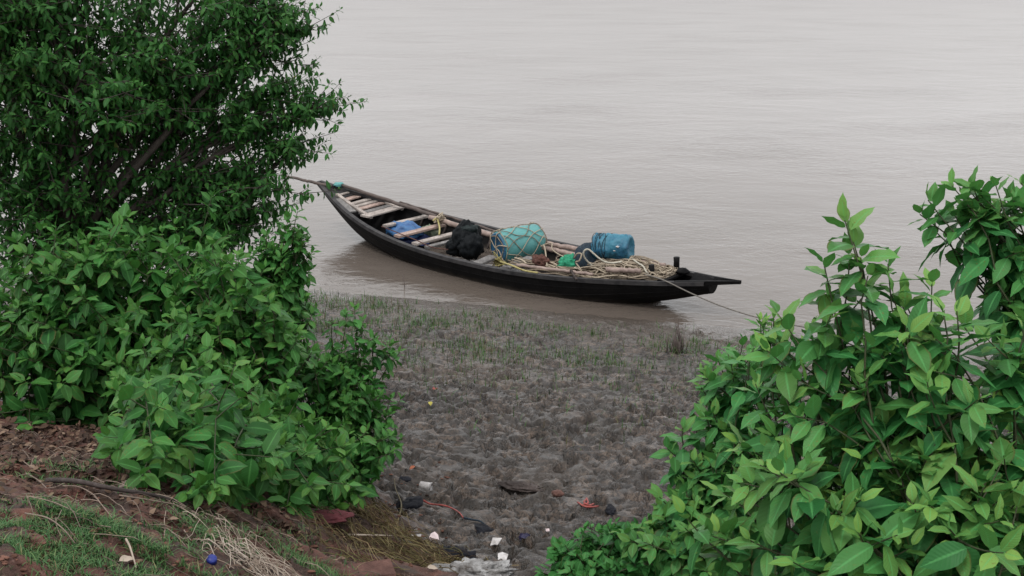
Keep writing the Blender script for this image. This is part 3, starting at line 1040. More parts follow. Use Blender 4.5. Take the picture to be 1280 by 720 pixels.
for (a, b, w_, mm) in (((481, 282.5), (534, 270), .11, 'wood_pale'), ((496, 295.5), (553, 281), .14, 'wood_pink'), ((518, 305), (568, 292), .13, 'wood_pale'),
                       ((533, 309.5), (573, 299.5), .10, 'wood_grey'), ((590, 332.5), (617, 321), .17, 'wood_grey'), ((632, 335), (664, 322), .15, 'wood_grey')):
    r = MB(); plank(r, bp(*a, -.035), bp(*b, -.035), w_, .04); r.build('thwart', M[mm], boat, smooth=False)
# inner stringers, ribs and bottom boards
for sg in (-1, 1):
    r = MB()
    pts = [B(u, sg * (float(bw(u)) - .085), gz(u) - .055) for u in np.linspace(1.9, 7.2, 24)]
    for i in range(23): plank(r, pts[i], pts[i + 1], .05, .035, 0)
    r.build('stringer', M['wood_grey'], boat, smooth=False)
for u in np.arange(1.9, 7.3, .46):
    r = MB()
    pts = [];
    for q in np.linspace(-.96, .96, 15):
        v, z = sect(u, abs(q), .055, .065); pts.append(B(u, math.copysign(v, q), z))
    r.tube(pts, .024, 5); r.build('rib', M['wood_dark'], boat)
for v in (-.36, -.12, .12, .36):
    r = MB(); plank(r, B(2.2, v, -.13), B(6.4, v * .9, -.13), .22, .025); r.build('bottom_board', M['wood_dark'], boat, smooth=False)
for v in (-.3, -.1, .1, .3):
    r = MB(); plank(r, B(5.1, v, .2), B(7.1, v * .8, .27), .185, .025); r.build('stern_floor_board', M['wood_dark'], boat, smooth=False)
r = MB(); plank(r, B(7.3, -.33, gz(7.3) + .01), B(7.3, .33, gz(7.3) + .01), .10, .05, .015); r.build('stern_beam', M['tar'], boat, smooth=False)
q = bp(845.5, 336, .05)
r = MB(); r.tube([q + np.array([0, 0, -.15]), q + np.array([0, 0, .1]), q + np.array([-.003, 0, .17])], [.05, .042, .046], 9)
r.build('post', M['tar'], boat)
q = bp(815, 349, .0)
r = MB(); r.tube([q + np.array([0, .03, -.1]), q + np.array([0, .03, .08]), q + np.array([-.01, .03, .20])], [.045, .038, .042], 9)
r.build('post', M['tar'], boat)
q = bp(853, 340, .05)
r = MB()


def blob(mb, c, R, amp=.2, freq=3.0, nu=26, nv=18, seed=0, squash=.55, fold=0.0, axis=None):
    """lumpy closed form, flatter underneath"""
    c = np.asarray(c, float)
    Pq = np.zeros((nu, nv, 3))
    ex = np.array([1.0, 0, 0]); ey = np.array([0, 1.0, 0])
    if axis is not None:
        ex = unit(np.array([axis[0], axis[1], 0])); ey = np.array([-ex[1], ex[0], 0])
    for i in range(nu):
        a = 2 * PI * i / nu
        for j in range(nv):
            e = -PI / 2 + PI * j / (nv - 1)
            v = np.array([math.cos(e) * math.cos(a), math.cos(e) * math.sin(a), math.sin(e)])
            nn = mnoise.fractal(Vector(v * freq) + Vector((seed * 3.1, seed, 0)), 1.0, 2.0, 2)
            rr = 1 + amp * nn
            if fold: rr += fold * (abs(mnoise.noise(Vector((v[0] * freq * 1.8, v[1] * freq * 1.8, v[2] * freq * .6)) + Vector((seed, 5, 1)))) - .2)
            p_ = v * rr
            if p_[2] < 0: p_[2] *= squash
            Pq[i, j] = c + ex * p_[0] * R[0] + ey * p_[1] * R[1] + np.array([0, 0, 1.0]) * p_[2] * R[2]
    mb.grid(Pq, True)


blob(r, q, (.10, .07, .06), .3, 2, 14, 10, 3)
r.build('stern_knee', M['tar'], boat)


# ------------------------------------------------------------------ cargo (things of their own)
def polypx(pts, offs, jit=0.0):
    return np.array([bp(x, y, o if np.isscalar(offs) else offs[i]) for i, ((x, y), o) in enumerate(zip(pts, [offs] * len(pts) if np.isscalar(offs) else offs))])


def smoothpts(P_, n=40):
    P_ = np.asarray(P_, float)
    k = len(P_)
    ext = np.vstack([2 * P_[0] - P_[1], P_, 2 * P_[-1] - P_[-2]])
    out = []
    for s in np.linspace(0, k - 1 - 1e-6, n):
        i = int(s); f = s - i
        p0, p1, p2, p3 = ext[i], ext[i + 1], ext[i + 2], ext[i + 3]
        out.append(.5 * ((2 * p1) + (p2 - p0) * f + (2 * p0 - 5 * p1 + 4 * p2 - p3) * f * f + (3 * p1 - p0 - 3 * p2 + p3) * f ** 3))
    return np.array(out)


def rope(name, label, pts, r_, m, n=50, cat='rope', sides=6):
    mb = MB(); mb.tube(smoothpts(pts, n), r_, sides)
    return tag(mb.build(name, M[m]), label, cat)


def pole(name, label, A, C, r0, r1, m, cat='pole', group='poles lying in the boat', nodes=True):
    mb = MB()
    n = 26
    tt = np.linspace(0, 1, n)
    pts = np.array([A + (C - A) * s for s in tt]); pts[1:-1] += rng.normal(0, .004, (n - 2, 3))
    rr = r0 + (r1 - r0) * tt
    if nodes: rr = rr * (1 + .10 * (np.arange(n) % 5 == 2))
    mb.tube(pts, rr, 8)
    return tag(mb.build(name, M[m]), label, cat, group)


pole('pole', 'dark wooden pole lying along the far edge beside the deck boards', bp(428, 231.5, .07), bp(546, 270.5, .07), .028, .036, 'pole_dark', nodes=False)
pole('pole', 'thin dark pole along the far edge, behind the black sheet', bp(500, 252.5, .075), bp(628, 291.5, .08), .018, .022, 'pole_dark', nodes=False)
pole('bamboo_pole', 'pale bamboo pole on the far edge tied with a yellowish rope', bp(537, 271.5, .06), bp(634, 299.5, .06), .040, .047, 'bamboo', 'bamboo pole')
pole('bamboo_pole', 'upper bamboo pole coming out from behind the teal drum', bp(640, 296, .09), bp(745, 316, .12), .040, .036, 'bamboo', 'bamboo pole')
pole('bamboo_pole', 'lower bamboo pole coming out from behind the teal drum', bp(650, 303, .05), bp(735, 322, .05), .040, .036, 'bamboo', 'bamboo pole')
pole('bamboo_pole', 'slim pale bamboo pole on the near side, in front of the green net', bp(646, 331.5, .05), bp(741, 343, .06), .026, .024, 'bamboo', 'bamboo pole')
pole('bamboo_pole', 'short bamboo length lying among the ropes under the blue bundle', bp(757, 337, .14), bp(801, 338.5, .14), .038, .034, 'bamboo', 'bamboo pole')
pole('bamboo_pole', 'bamboo length with its cut end beside the upright stern post', bp(772, 324.5, .14), bp(831, 331.5, .13), .036, .034, 'bamboo', 'bamboo pole')
pole('bow_pole', 'thin dark pole sticking out over the pointed bow towards the tree', at_z(352, 219, .90), at_z(414, 233, .76), .022, .03, 'pole_dark', group=None, nodes=False)
pole('stick', 'short dark stick leaning on the near boat edge in front of the navy roll', bp(713.5, 338, .09), bp(721, 349.5, .03), .018, .016, 'wood_dark', 'stick', None, False)

mb = MB(); blob(mb, bp(424, 231.5, .05), (.10, .06, .05), .5, 3, 16, 12, 4)
tag(mb.build('rag', M['drum']), 'small teal rag tied at the bow tip', 'rag')

# teal drum in its rope net
dc = bp(648, 305, .10); dax = unit([math.cos(math.radians(30)), math.sin(math.radians(30)), .05])
R0, DL = .262, .72
drum = thing('drum', 'big teal plastic drum lying on its side in a net of pale rope', 'drum', dc - np.array([0, 0, R0]))
mb = MB()
prof = [(-DL / 2 + .03, .01), (-DL / 2 + .03, R0 - .07), (-DL / 2 + .028, R0 - .035), (-DL / 2, R0 - .03), (-DL / 2 + .012, R0 - .008), (-DL / 2 + .06, R0), (-.14, R0 + .002), (-.125, R0 + .010), (-.105, R0 + .002),
        (.105, R0 + .002), (.125, R0 + .010), (.14, R0 + .002), (DL / 2 - .05, R0), (DL / 2 - .01, R0 - .012), (DL / 2, R0 - .05), (DL / 2, .01)]
mb.lathe(dc, dax, prof, 40)
mb.build('body', M['drum'], drum)
mb = MB()
mb.lathe(dc, dax, [(-DL / 2 - .004, .005), (-DL / 2 - .004, .15), (-DL / 2 - .012, .165), (-DL / 2 - .012, R0 - .06), (-DL / 2 - .018, R0 - .045), (-DL / 2 - .012, R0 - .026), (-DL / 2 + .02, R0 - .020), (-DL / 2 + .02, .01)], 36)
mb.build('lid', M['drum_end'], drum)
e1 = unit(np.cross(dax, [0, 0, 1.0])); e2 = np.cross(e1, dax)


def ondrum(d, a, r=R0 + .016):
    return dc + dax * d + (math.cos(a) * e1 + math.sin(a) * e2) * r


mb = MB()
K = 8
for k in range(K):
    for sg in (-1, 1):
        pts = []
        for s in np.linspace(0, 1, 30):
            d_ = -DL / 2 + .02 + s * (DL - .04)
            a = 2 * PI * k / K + sg * (s * 2.4 * 2 * PI / K) + .06 * math.sin(s * 9 + k)
            pts.append(ondrum(d_ + .02 * math.sin(5 * s + 3 * k), a + .16 * math.sin(6 * s + 2.3 * k + sg), R0 + .013 + .012 * abs(math.sin(s * 7.5 * PI / 2))))
        mb.tube(pts, .0065, 5)
for dd_, rr_ in ((-DL / 2 - .028, .20), (-DL / 2 + .01, R0 + .012), (DL / 2 - .02, R0 + .012)):
    pts = [ondrum(dd_ + .01 * math.sin(5 * a), a, rr_ + .01 * math.sin(3 * a)) for a in np.linspace(0, 2 * PI, 40)]
    mb.tube(pts, .008, 5)
for k in range(6):
    a = k * PI / 3 + .3
    pts = [ondrum(-DL / 2 + .02, a), ondrum(-DL / 2 - .03, a + .1, R0 - .03), ondrum(-DL / 2 - .03, a + .25, R0 * .55), ondrum(-DL / 2 - .03, a + .5, .07), ondrum(-DL / 2 - .035, a + .8, .01)]
    mb.tube(smoothpts(pts, 14), .009, 5)
mb.build('rope_net', M['rope'], drum)
mb = MB()
kc = ondrum(-DL / 2 - .05, -1.05, R0 * .78)
for k in range(16):
    v = rng.normal(0, 1, (4, 3)) * .05
    mb.tube(smoothpts(kc + v, 12), .009, 5)
mb.build('knot', M['rope_yellow'], drum)

# blue wrapped bundle on top
bc = bp(766, 309.5, .33); bax = unit([.92, -.38, .07])
bun = thing('wrapped_bundle', 'bright blue sheet tied round a barrel shaped bundle, resting on the navy roll', 'bundle', bc - np.array([0, 0, .2]))
mb = MB()
RB, LB = .195, .56
u1 = unit(np.cross(bax, [0, 0, 1.0])); u2 = np.cross(u1, bax)
nu, nv = 40, 26
Pq = np.zeros((nu, nv, 3))
pr = [(-.5, .02), (-.5, .5), (-.49, .86), (-.46, .96)] + [(-.44 + .88 * i / 16, 1.0) for i in range(17)] + [(.47, .95), (.5, .82), (.47, .66), (.42, .5), (.41, .02)]
for i in range(nu):
    a = 2 * PI * i / nu
    for j, (dd, rr) in enumerate(pr):
        v = Vector((math.cos(a) * 2.2, math.sin(a) * 2.2, dd * 5))
        f = 1 + .13 * mnoise.noise(v) + .22 * (abs(mnoise.noise(v * 1.6)) - .2)
        Pq[i, j] = bc + bax * dd * LB + (math.cos(a) * u1 + math.sin(a) * u2) * RB * rr * f
mb.grid(Pq, True)
mb.build('sheet', M['blue_wrap'], bun)
mb = MB()
for k in range(7):
    d0 = rng.uniform(-.42, .42); tl = rng.uniform(-.25, .25); ph = rng.uniform(0, 6.28)
    mb.tube([bc + bax * LB * max(-.48, min(.48, d0 + tl * math.sin(a + ph))) + (math.cos(a) * u1 + math.sin(a) * u2) * RB * 1.04 for a in np.linspace(0, 2 * PI, 30)], .0045, 4)
mb.build('cord', M['navy'], bun)
for (x, y, s) in ((772, 308.5, .026), (768, 313.5, .018)):
    d_ = ray(x, y)
    # on the near surface of the bundle
    best = None
    for t_ in np.linspace(10, 22, 1600):
        p_ = CAM + d_ * t_
        w_ = p_ - bc; al = float(w_ @ bax)
        if abs(al) < LB * .52 and np.linalg.norm(w_ - bax * al) < RB * 1.04:
            best = p_; break
    if best is None: continue
    mb = MB(); blob(mb, best, (s, s * .5, s * .55), .5, 2.5, 12, 8, int(x), 1.0)
    mb.build('torn_patch', M['white_litter'], bun)

# navy roll, tilted
rc = bp(737, 324, .16); rax = unit([.55, -.72, .30])
mb = MB()
u1 = unit(np.cross(rax, [0, 0, 1.0])); u2 = np.cross(u1, rax)
Pq = np.zeros((36, 14, 3))
pr = [(-.16, .02), (-.16, .6), (-.13, .85), (-.08, .97), (0, 1.02), (.07, 1.0), (.12, .93), (.15, .82), (.155, .7), (.14, .55), (.13, .42), (.12, .3), (.12, .15), (.12, .02)]
for i in range(36):
    a = 2 * PI * i / 36
    for j, (dd, rr) in enumerate(pr):
        v = Vector((math.cos(a) * 3, math.sin(a) * 3, dd * 9))
        f = 1 + .12 * mnoise.noise(v) + .10 * mnoise.noise(v * 2.6)
        Pq[i, j] = rc + rax * dd + (math.cos(a) * u1 + math.sin(a) * u2) * .235 * rr * f
mb.grid(Pq, True)
tag(mb.build('net_roll', M['navy']), 'dark navy roll of netting standing on edge under the blue bundle', 'net roll')

mb = MB(); blob(mb, bp(714, 331, .08), (.20, .12, .13), .28, 2.6, 44, 28, 9, .6, .35, BA)
tag(mb.build('net_bundle', M['green_net']), 'small bright green net bunched up between drum and navy roll', 'net')
mb = MB(); blob(mb, bp(676, 328, .05), (.14, .11, .11), .28, 2.6, 44, 28, 12, .6, .4, BA)
tag(mb.build('net_bundle', M['rust_net']), 'rust brown net heap at the right end of the teal drum', 'net')

# black sheet over a hunched load
cl = thing('covered_load', 'black crumpled sheet draped over a hunched load left of the teal drum', 'covered load', bp(587, 307, -.3))
mb = MB()
c_ = bp(583, 305, .02)
blob(mb, c_ + np.array([0, 0, .10]), (.19, .24, .27), .16, 1.8, 60, 40, 71, .9, .28, BA)
blob(mb, c_ + BA * .17 - BN * .08 + np.array([0, 0, .0]), (.17, .2, .22), .16, 1.8, 50, 34, 72, .9, .30, BA)
blob(mb, c_ - BA * .16 - BN * .05 + np.array([0, 0, -.06]), (.15, .19, .17), .16, 1.8, 50, 34, 73, .9, .30, BA)
mb.build('sheet', M['black_sheet'], cl)
mb = MB()
blob(mb, c_ + BA * .04 + np.array([0, 0, .25]), (.16, .16, .09), .16, 1.7, 50, 30, 74, .9, .28, BA)
mb.build('hood', M['grey_sheet'], cl)

mb = MB(); c_ = bp(505, 290, -.16); blob(mb, c_, (.34, .25, .17), .22, 2.0, 44, 26, 15, .5, .3, BA)
tag(mb.build('tarp', M['blue_tarp']), 'folded blue tarpaulin in the hull below the narrow thwarts', 'tarp')
mb = MB(); c_ = bp(513, 299, -.30); blob(mb, c_, (.42, .3, .14), .22, 2.0, 40, 24, 18, .5, .3, BA)
tag(mb.build('tarp', M['darkblue_tarp']), 'dark blue sheet lying deep in the hull under the pinkish thwart', 'tarp')
mb = MB(); c_ = bp(538, 290.5, -.16); blob(mb, c_, (.15, .12, .13), .4, 3, 22, 14, 21, .6, .3)
tag(mb.build('sack', M['mossy']), 'small mottled green sack between the pale thwarts', 'sack')

# ropes
rope('rope', 'yellowish rope hanging from the bamboo pole over a thwart', [bp(541, 276, .09), bp(546, 273, .13), bp(548, 278, .08), bp(549.5, 285, .02), bp(549, 293, .01)], .014, 'rope_yellow', 24)
mb = MB(); kc = bp(549, 273.5, .11)
for k in range(12): mb.tube(smoothpts(kc + rng.normal(0, .045, (4, 3)), 10), .011, 5)
tag(mb.build('rope_knot', M['rope']), 'bulky tan rope knot on the bamboo pole near the middle of the boat', 'knot')
rope('cord', 'thin rust coloured cord slung across the thwarts along the near side', [bp(477, 283, .03), bp(500, 292, .01), bp(522, 301, .03), bp(540, 309, .02), bp(560, 312, .03)], .008, 'rust_net', 30, 'cord')
ly = bp(737, 324, .16)[1] - .30
lp = [(752.5, 338.7), (742.5, 333.7), (733.7, 326), (729.4, 318.7), (731, 313), (736, 312), (742.5, 317.5), (750, 323.7), (757.5, 327.7), (767.5, 328.7), (777.5, 327)]
rope('rope', 'white rope curling in a loop in front of the navy roll', [at_y(x, y, ly - .02 * i) for i, (x, y) in enumerate(lp)], .014, 'rope_white', 60)
rope('rope', 'white rope running down from the blue bundle to the low post', [at_y(788, 322, bc[1] - .2), bp(797, 328.5, .2), bp(804, 333, .18), bp(808, 340, .12), bp(812, 344, .06)], .012, 'rope_white', 30)
rope('rope', 'yellow rope stretched from the drum knot to the near edge', [kc * 0 + ondrum(-DL / 2 - .05, -1.05, R0 * .78), bp(640, 332, .1), bp(655, 338, .06), bp(672, 341, .05)], .013, 'rope_yellow', 30)
rope('rope', 'pale rope looping over the bamboo poles right of the teal drum', [bp(679, 306, .12), bp(689.5, 304, .16), bp(690, 311, .13), bp(697, 317, .1), bp(709, 323, .1), bp(715, 325, .14)], .010, 'rope', 30)
rope('rope', 'grey rope hanging down at the end of the teal drum', [bp(676, 308, .16), bp(680, 307, .18), bp(682, 316, .12), bp(683, 326, .08), bp(684, 333, .05)], .011, 'rope', 24)
rope('rope', 'rope knotted on the navy roll beside the green net', [at_y(718, 322, ly + .1), at_y(722, 317, ly), at_y(727, 318, ly - .05), at_y(724, 326, ly - .08), at_y(720, 328, ly), at_y(726, 337, ly - .1), at_y(729, 343, ly - .1)], .012, 'rope', 40)

mb = MB()
for k in range(150):
    uc = rng.uniform(5.85, 6.95); hl = rng.uniform(.22, .75); hw_ = rng.uniform(.06, .34)
    vc = rng.uniform(-.28, .2)
    lay = rng.uniform(0, 1)
    pts = []
    a0 = rng.uniform(0, 6.28); span = rng.uniform(3.0, 6.2)
    for a in np.linspace(a0, a0 + span, 34):
        uu = uc + hl * math.cos(a) * (1 + .1 * math.sin(3 * a + k)) + .03 * math.sin(7 * a)
        uu = min(max(uu, 4.95), 7.3)
        lim = float(bw(uu)) - .10
        vv = vc + hw_ * math.sin(a) * (1 + .15 * math.sin(2 * a + k)) + .02 * math.sin(9 * a + k)
        vv = max(-lim, min(lim, vv))
        edge = max(0, 1 - (abs(vv) / (lim + .05)) ** 2) * math.exp(-((uu - 6.5) / .8) ** 2)
        pts.append(B(uu, vv, gz(uu) - .02 + (.05 + .19 * edge) * (.25 + .75 * lay) + .022 * math.sin(4 * a + 2 * k)))
    mb.tube(pts, rng.uniform(.007, .012), 5)
for k in range(14):
    u0_ = rng.uniform(4.7, 5.3); v0 = -rng.uniform(.25, .62)
    pts = [B(u0_ + s * rng.uniform(.5, .6), max(-float(bw(min(u0_ + s * .55, 6.8))) + .1, v0 + .05 * math.sin(s * 3 + k)), gz(u0_ + s * .55) + rng.uniform(-.01, .04)) for s in np.linspace(0, 3, 10)]
    mb.tube(smoothpts(pts, 40), rng.uniform(.009, .014), 5)
tag(mb.build('rope_heap', M['rope']), 'tangled heap of yellowish fishing ropes covering the stern', 'rope heap')
A = bp(806, 343, .09); C = bp(829, 350, .05); D = on_ground(1012, 424) + np.array([0, 0, .15])
pts = [A, C] + [C + (D - C) * s + np.array([0, 0, -.10 * math.sin(PI * s)]) for s in (.2, .4, .6, .8, 1)]
rope('mooring_rope', 'thin mooring rope running from the stern post down to the bank on the right', pts, .0095, 'rope_grey', 60)

# ------------------------------------------------------------------ grass, straw, dead leaves


def blades(name, pos, hgt, lean, wid, m, seg=3, kind='stuff', flat=False):
    N = len(pos)
    az = rng.uniform(0, 2 * PI, N)
    dirx = np.stack([np.cos(az), np.sin(az), np.zeros(N)], 1)
    side = np.stack([-np.sin(az), np.cos(az), np.zeros(N)], 1)
    t_ = np.linspace(0, 1, seg + 1)
    up = hgt[:, None] * (t_[None] * (1 - .35 * np.minimum(1, lean[:, None]) * t_[None] ** 2))
    out = (hgt * lean)[:, None] * t_[None] ** 1.8
    c = pos[:, None, :] + out[..., None] * dirx[:, None, :] + up[..., None] * np.array([0, 0, 1.0])
    w_ = wid[:, None] * (1 - .85 * t_[None] ** 1.5) * .5
    Lf = c - w_[..., None] * side[:, None, :]; Rt = c + w_[..., None] * side[:, None, :]
    Vv = np.stack([Lf, Rt], 2).reshape(-1, 3)
    idx = np.arange((seg + 1) * 2).reshape(seg + 1, 2)
    fq = np.stack([idx[:-1, 0], idx[:-1, 1], idx[1:, 1], idx[1:, 0]], 1)
    Ff = (fq[None] + (np.arange(N) * (seg + 1) * 2)[:, None, None]).reshape(-1, 4)
    o = mesh_object(name, Vv, Ff, M[m], None, np.zeros(3))
    return tag(o, kind=kind)


# marsh grass on the shelf
xx = rng.uniform(-3.6, 3.6, 60000); ss = rng.uniform(.12, 6.8, 60000)
yy = shore(xx) - ss
dn = perlin(xx * 1.1, yy * 1.1, 51) * .9 + perlin(xx * 3.2, yy * 3.2, 52) * .8 + perlin(xx * 8, yy * 8, 53) * .45
dens = np.clip(.30 + .75 * dn, 0, 1) * np.exp(-(np.maximum(ss - 1.6, (1.6 - ss) * 1.6) / 2.6) ** 2) * (1.0 - .08 * xx) * .85
dens *= np.where((ss < .9) & (xx > .3), .12, 1)
keep = rng.random(60000) < dens
xx, yy = xx[keep], yy[keep]
pos = np.stack([xx, yy, ground_zs(xx, yy) - .01], 1)
N = len(pos)
print('marsh blades', N)
blades('marsh_grass', pos, rng.uniform(.04, .14, N) * (1 + .25 * perlin(xx * 2, yy * 2, 57)), np.abs(rng.normal(.1, .5, N)), rng.uniform(.005, .010, N), 'grass_mud')

# turf on the red bank: ragged patches
pp = []
for (px_, py_, rx, ry, n_) in ((75, 598, .18, .10, 600), (60, 632, .17, .05, 500), (95, 655, .28, .08, 1300), (150, 672, .30, .07, 1400), (40, 680, .22, .08, 900), (90, 705, .45, .10, 2600), (190, 700, .30, .10, 1600),
                               (235, 675, .16, .06, 500), (30, 660, .14, .06, 500), (200, 715, .5, .1, 1800), (330, 690, .25, .10, 700), (380, 700, .2, .10, 600), (400, 715, .2, .08, 500), (250, 665, .16, .08, 400), (360, 660, .2, .08, 250), (150, 600, .14, .06, 250), (245, 655, .2, .05, 400)):
    c_ = on_ground(px_, py_)
    a = rng.normal(0, .55, (n_, 2))
    pp.append(np.stack([c_[0] + a[:, 0] * rx * 1.3, c_[1] + a[:, 1] * ry * 1.6], 1))
pp = np.concatenate(pp)
kp = perlin(pp[:, 0] * 5, pp[:, 1] * 9, 61) + .5 * perlin(pp[:, 0] * 14, pp[:, 1] * 20, 62) > -.18
pp = pp[kp]
pos = np.stack([pp[:, 0], pp[:, 1], ground_zs(pp[:, 0], pp[:, 1]) - .004], 1)
N = len(pos)
blades('bank_grass', pos, rng.uniform(.015, .05, N), rng.uniform(.2, 1.3, N), rng.uniform(.003, .0055, N), 'grass_bank')


def strands(name, centers, n_, ln, m, spread, rad, dirang, dirj, lift=.03):
    mb = MB()
    for k in range(n_):
        c_ = centers[rng.integers(len(centers))]
        x = c_[0] + rng.normal(0, spread[0]); y = c_[1] + rng.normal(0, spread[1])
        L_ = rng.uniform(.4, 1.2) * ln; a = dirang + rng.normal(0, dirj); cv = rng.normal(0, .3)
        pts = []
        z0 = rng.uniform(.004, lift)
        for s in np.linspace(-.5, .5, 7):
            aa = a + cv * s
            qx = x + math.cos(aa) * L_ * s; qy = y + math.sin(aa) * L_ * s
            pts.append([qx, qy, ground_z(qx, qy) + z0 + .018 * math.sin(s * 5 + k)])
        mb.tube(pts, rng.uniform(.6, 1.25) * rad, 4, False)
    return tag(mb.build(name, M[m]), kind='stuff')


G = on_ground
strands('straw', [G(450, 640), G(470, 655), G(440, 665), G(500, 670), G(480, 690), G(520, 690), G(545, 695), G(435, 690), G(460, 625), G(560, 710)], 560, .34, 'straw_dark', (.11, .10), .0020, -.75, .38, .06)
strands('pale_straw', [G(300, 690), G(320, 705), G(290, 675), G(335, 715), G(310, 715)], 140, .20, 'straw_pale', (.075, .05), .0017, -1.0, .8, .05)
strands('dry_stalks', [G(200, 650), G(120, 650), G(230, 630), G(60, 610), G(170, 690), G(260, 650), G(90, 640), G(150, 625), G(30, 600)], 110, .30, 'twig', (.25, .12), .0017, -.35, .5, .03)

# dead leaves under the shrubs
N = 2600
px_ = rng.uniform(-20, 450, N); py_ = 530 + np.abs(rng.normal(0, 45, N)) + np.clip((px_ - 110) * .28, 0, 70)
sel = [G(a, b) for a, b in zip(px_[:N], py_[:N])]
sel = np.array(sel)
nn = np.stack([rng.normal(0, .35, N), rng.normal(0, .35, N), np.ones(N)], 1)
dd = np.stack([rng.normal(0, 1, N), rng.normal(0, 1, N), rng.normal(0, .2, N)], 1)
Vv, Ff, uvv, yg = leaf_arrays(sel + np.array([0, 0, .012]), dd, nn, rng.uniform(.02, .062, N), rng.uniform(.3, .55, N), rng.uniform(-.6, 1.6, N), rng.uniform(-.2, .5, N), np.zeros(N), (-1, 0, 1))
tag(mesh_object('dead_leaves', Vv, Ff, M['litter'], None, np.zeros(3)), kind='stuff')
strands('twig_litter', [G(60, 560), G(120, 575), G(200, 600), G(300, 640), G(380, 650), G(20, 570), G(240, 615)], 160, .20, 'twig', (.25, .12), .0017, -.2, .9, .02)


# ------------------------------------------------------------------ single small things on the ground
def sprig(name, label, px0, py0, pts, rad, m, cat, group=None):
    mb = MB()
    P_ = []
    for (x, y, hh) in pts:
        q_ = G(x, y); P_.append(q_ + np.array([0, 0, hh]))
    mb.tube(smoothpts(P_, 22), np.linspace(rad, rad * .5, 22), 6)
    return tag(mb.build(name, M[m]), label, cat, group)


sprig('root', 'long dark root lying along the red earth ledge', 0, 0, [(60, 606, .02), (95, 613, .04), (140, 622, .04), (190, 630, .04), (235, 636, .02)], .012, 'wood_dark', 'root')
sprig('twig', 'bleached twig across the red soil, left of the dark root', 0, 0, [(33, 597, .02), (48, 608, .03), (63, 620, .02)], .0032, 'twig', 'twig')
sprig('twig', 'curved whitish twig on the dark root', 0, 0, [(80, 619, .04), (100, 623, .05), (118, 630, .04), (126, 634, .02)], .0032, 'twig', 'twig')
sprig('twig', 'pale stalk running down through the turf on the left', 0, 0, [(32, 648, .02), (60, 657, .03), (80, 671, .03), (95, 686, .02)], .0032, 'twig', 'twig')
sprig('twig', 'long dry twig under the middle shrub, on red earth', 0, 0, [(150, 628, .03), (190, 634, .03), (225, 641, .03), (258, 655, .02)], .0032, 'twig', 'twig')
sprig('dry_leaf', 'narrow bleached leaf lying in the turf', 0, 0, [(158, 680, .02), (163, 692, .03), (168, 706, .02), (171, 716, .02)], .0045, 'straw_pale', 'dead leaf')
sprig('stalk', 'long pale grass stalk bent over the brown straw', 0, 0, [(435, 675, .03), (455, 682, .06), (480, 680, .05), (498, 676, .03)], .006, 'straw_pale', 'stalk')
sprig('stalk', 'upright yellowish stalk beside the black plastic lumps', 0, 0, [(497, 655, .02), (502, 640, .05), (495, 622, .06), (493, 605, .04)], .006, 'straw_dark', 'stalk')


def leafthing(name, label, px0, py0, L_, m, cat, wd=.45):
    q_ = G(px0, py0) + np.array([0, 0, .018])
    Vv, Ff, uvv, yg = leaf_arrays([q_], [rng.normal(0, 1, 3) * np.array([1, .6, .1])], [[.1, -.35, 1]], [L_], [wd], [.5], [.3], [0])
    org = q_
    o = mesh_object(name, Vv - org, Ff, M[m], None, org)
    return tag(o, label, cat)


leafthing('dead_leaf', 'orange dead leaf on the mud just right of the small leaved shrub', 519, 585, .06, 'orange', 'dead leaf')
leafthing('dead_leaf', 'beige curled leaf lying in the turf at the bottom left', 148, 708, .07, 'straw_pale', 'dead leaf')
leafthing('dead_leaf', 'pale yellow leaf at the lower edge of the straw slope', 533, 713, .06, 'straw_pale', 'dead leaf')
leafthing('dead_leaf', 'yellow scrap of leaf on the grassy mud', 536, 504, .09, 'yellow_leaf', 'dead leaf')


def lump(name, label, px0, py0, R, m, cat, seed, amp=.25, freq=2.0, fold=.25, squash=.4, lift=.0, ang=None):
    mb = MB(); q_ = G(px0, py0)
    blob(mb, q_ + np.array([0, 0, lift + R[2] * .25]), R, amp, freq, 40, 26, seed, squash, fold, None if ang is None else (math.cos(ang), math.sin(ang)))
    return tag(mb.build(name, M[m]), label, cat)


lump('stone', 'pale rounded stone beside the dark root', 167, 612, (.055, .042, .035), 'stone', 'stone', 31, .15, 1.5, 0)
lump('plastic_bag', 'black plastic lump half buried at the top of the straw', 512, 632, (.07, .11, .03), 'black_rag', 'rubbish', 32, ang=-.6)
lump('rag', 'black rag in the mud at the end of the red string', 602, 664, (.085, .06, .025), 'black_rag', 'rag', 33, ang=-.7)
lump('rag', 'black rag lying on the mud beside the red ribbon', 763, 638, (.035, .075, .02), 'black_rag', 'rag', 34)
lump('rag', 'small dark rag in a hollow above the white cup', 505, 600, (.05, .04, .018), 'black_rag', 'rag', 39)
lump('foil_wrapper', 'crumpled violet foil wrapper near the low plant', 656, 672, (.035, .045, .022), 'purple', 'wrapper', 35, .3, 2.6, .35)
lump('cloth', 'dark red cloth under the small leaved shrub', 408, 648, (.12, .07, .02), 'red_cloth', 'cloth', 36, .25, 2.2, .3, ang=.1)
lump('sack', 'crumpled white sack at the bottom edge of the picture', 592, 718, (.18, .09, .045), 'white_sack', 'sack', 37, .4, 2.6, .6)
lump('clod', 'reddish clod of earth in the middle of the footprints', 697, 619, (.045, .035, .03), 'brick', 'clod', 38, .25, 2, 0)
lump('mud_clod', 'long dark clod of churned mud near the red ribbon', 650, 610, (.15, .06, .03), 'wood_dark', 'clod', 40, .35, 2.2, .3, ang=-.35)
mb = MB(); blob(mb, G(590, 706) + np.array([-.10, .03, .02]), (.12, .08, .05), .35, 2.5, 22, 14, 51, .4, .5)
tag(mb.build('plastic_bag', M['black_rag']), 'dark crumpled plastic behind the white sack', 'rubbish')


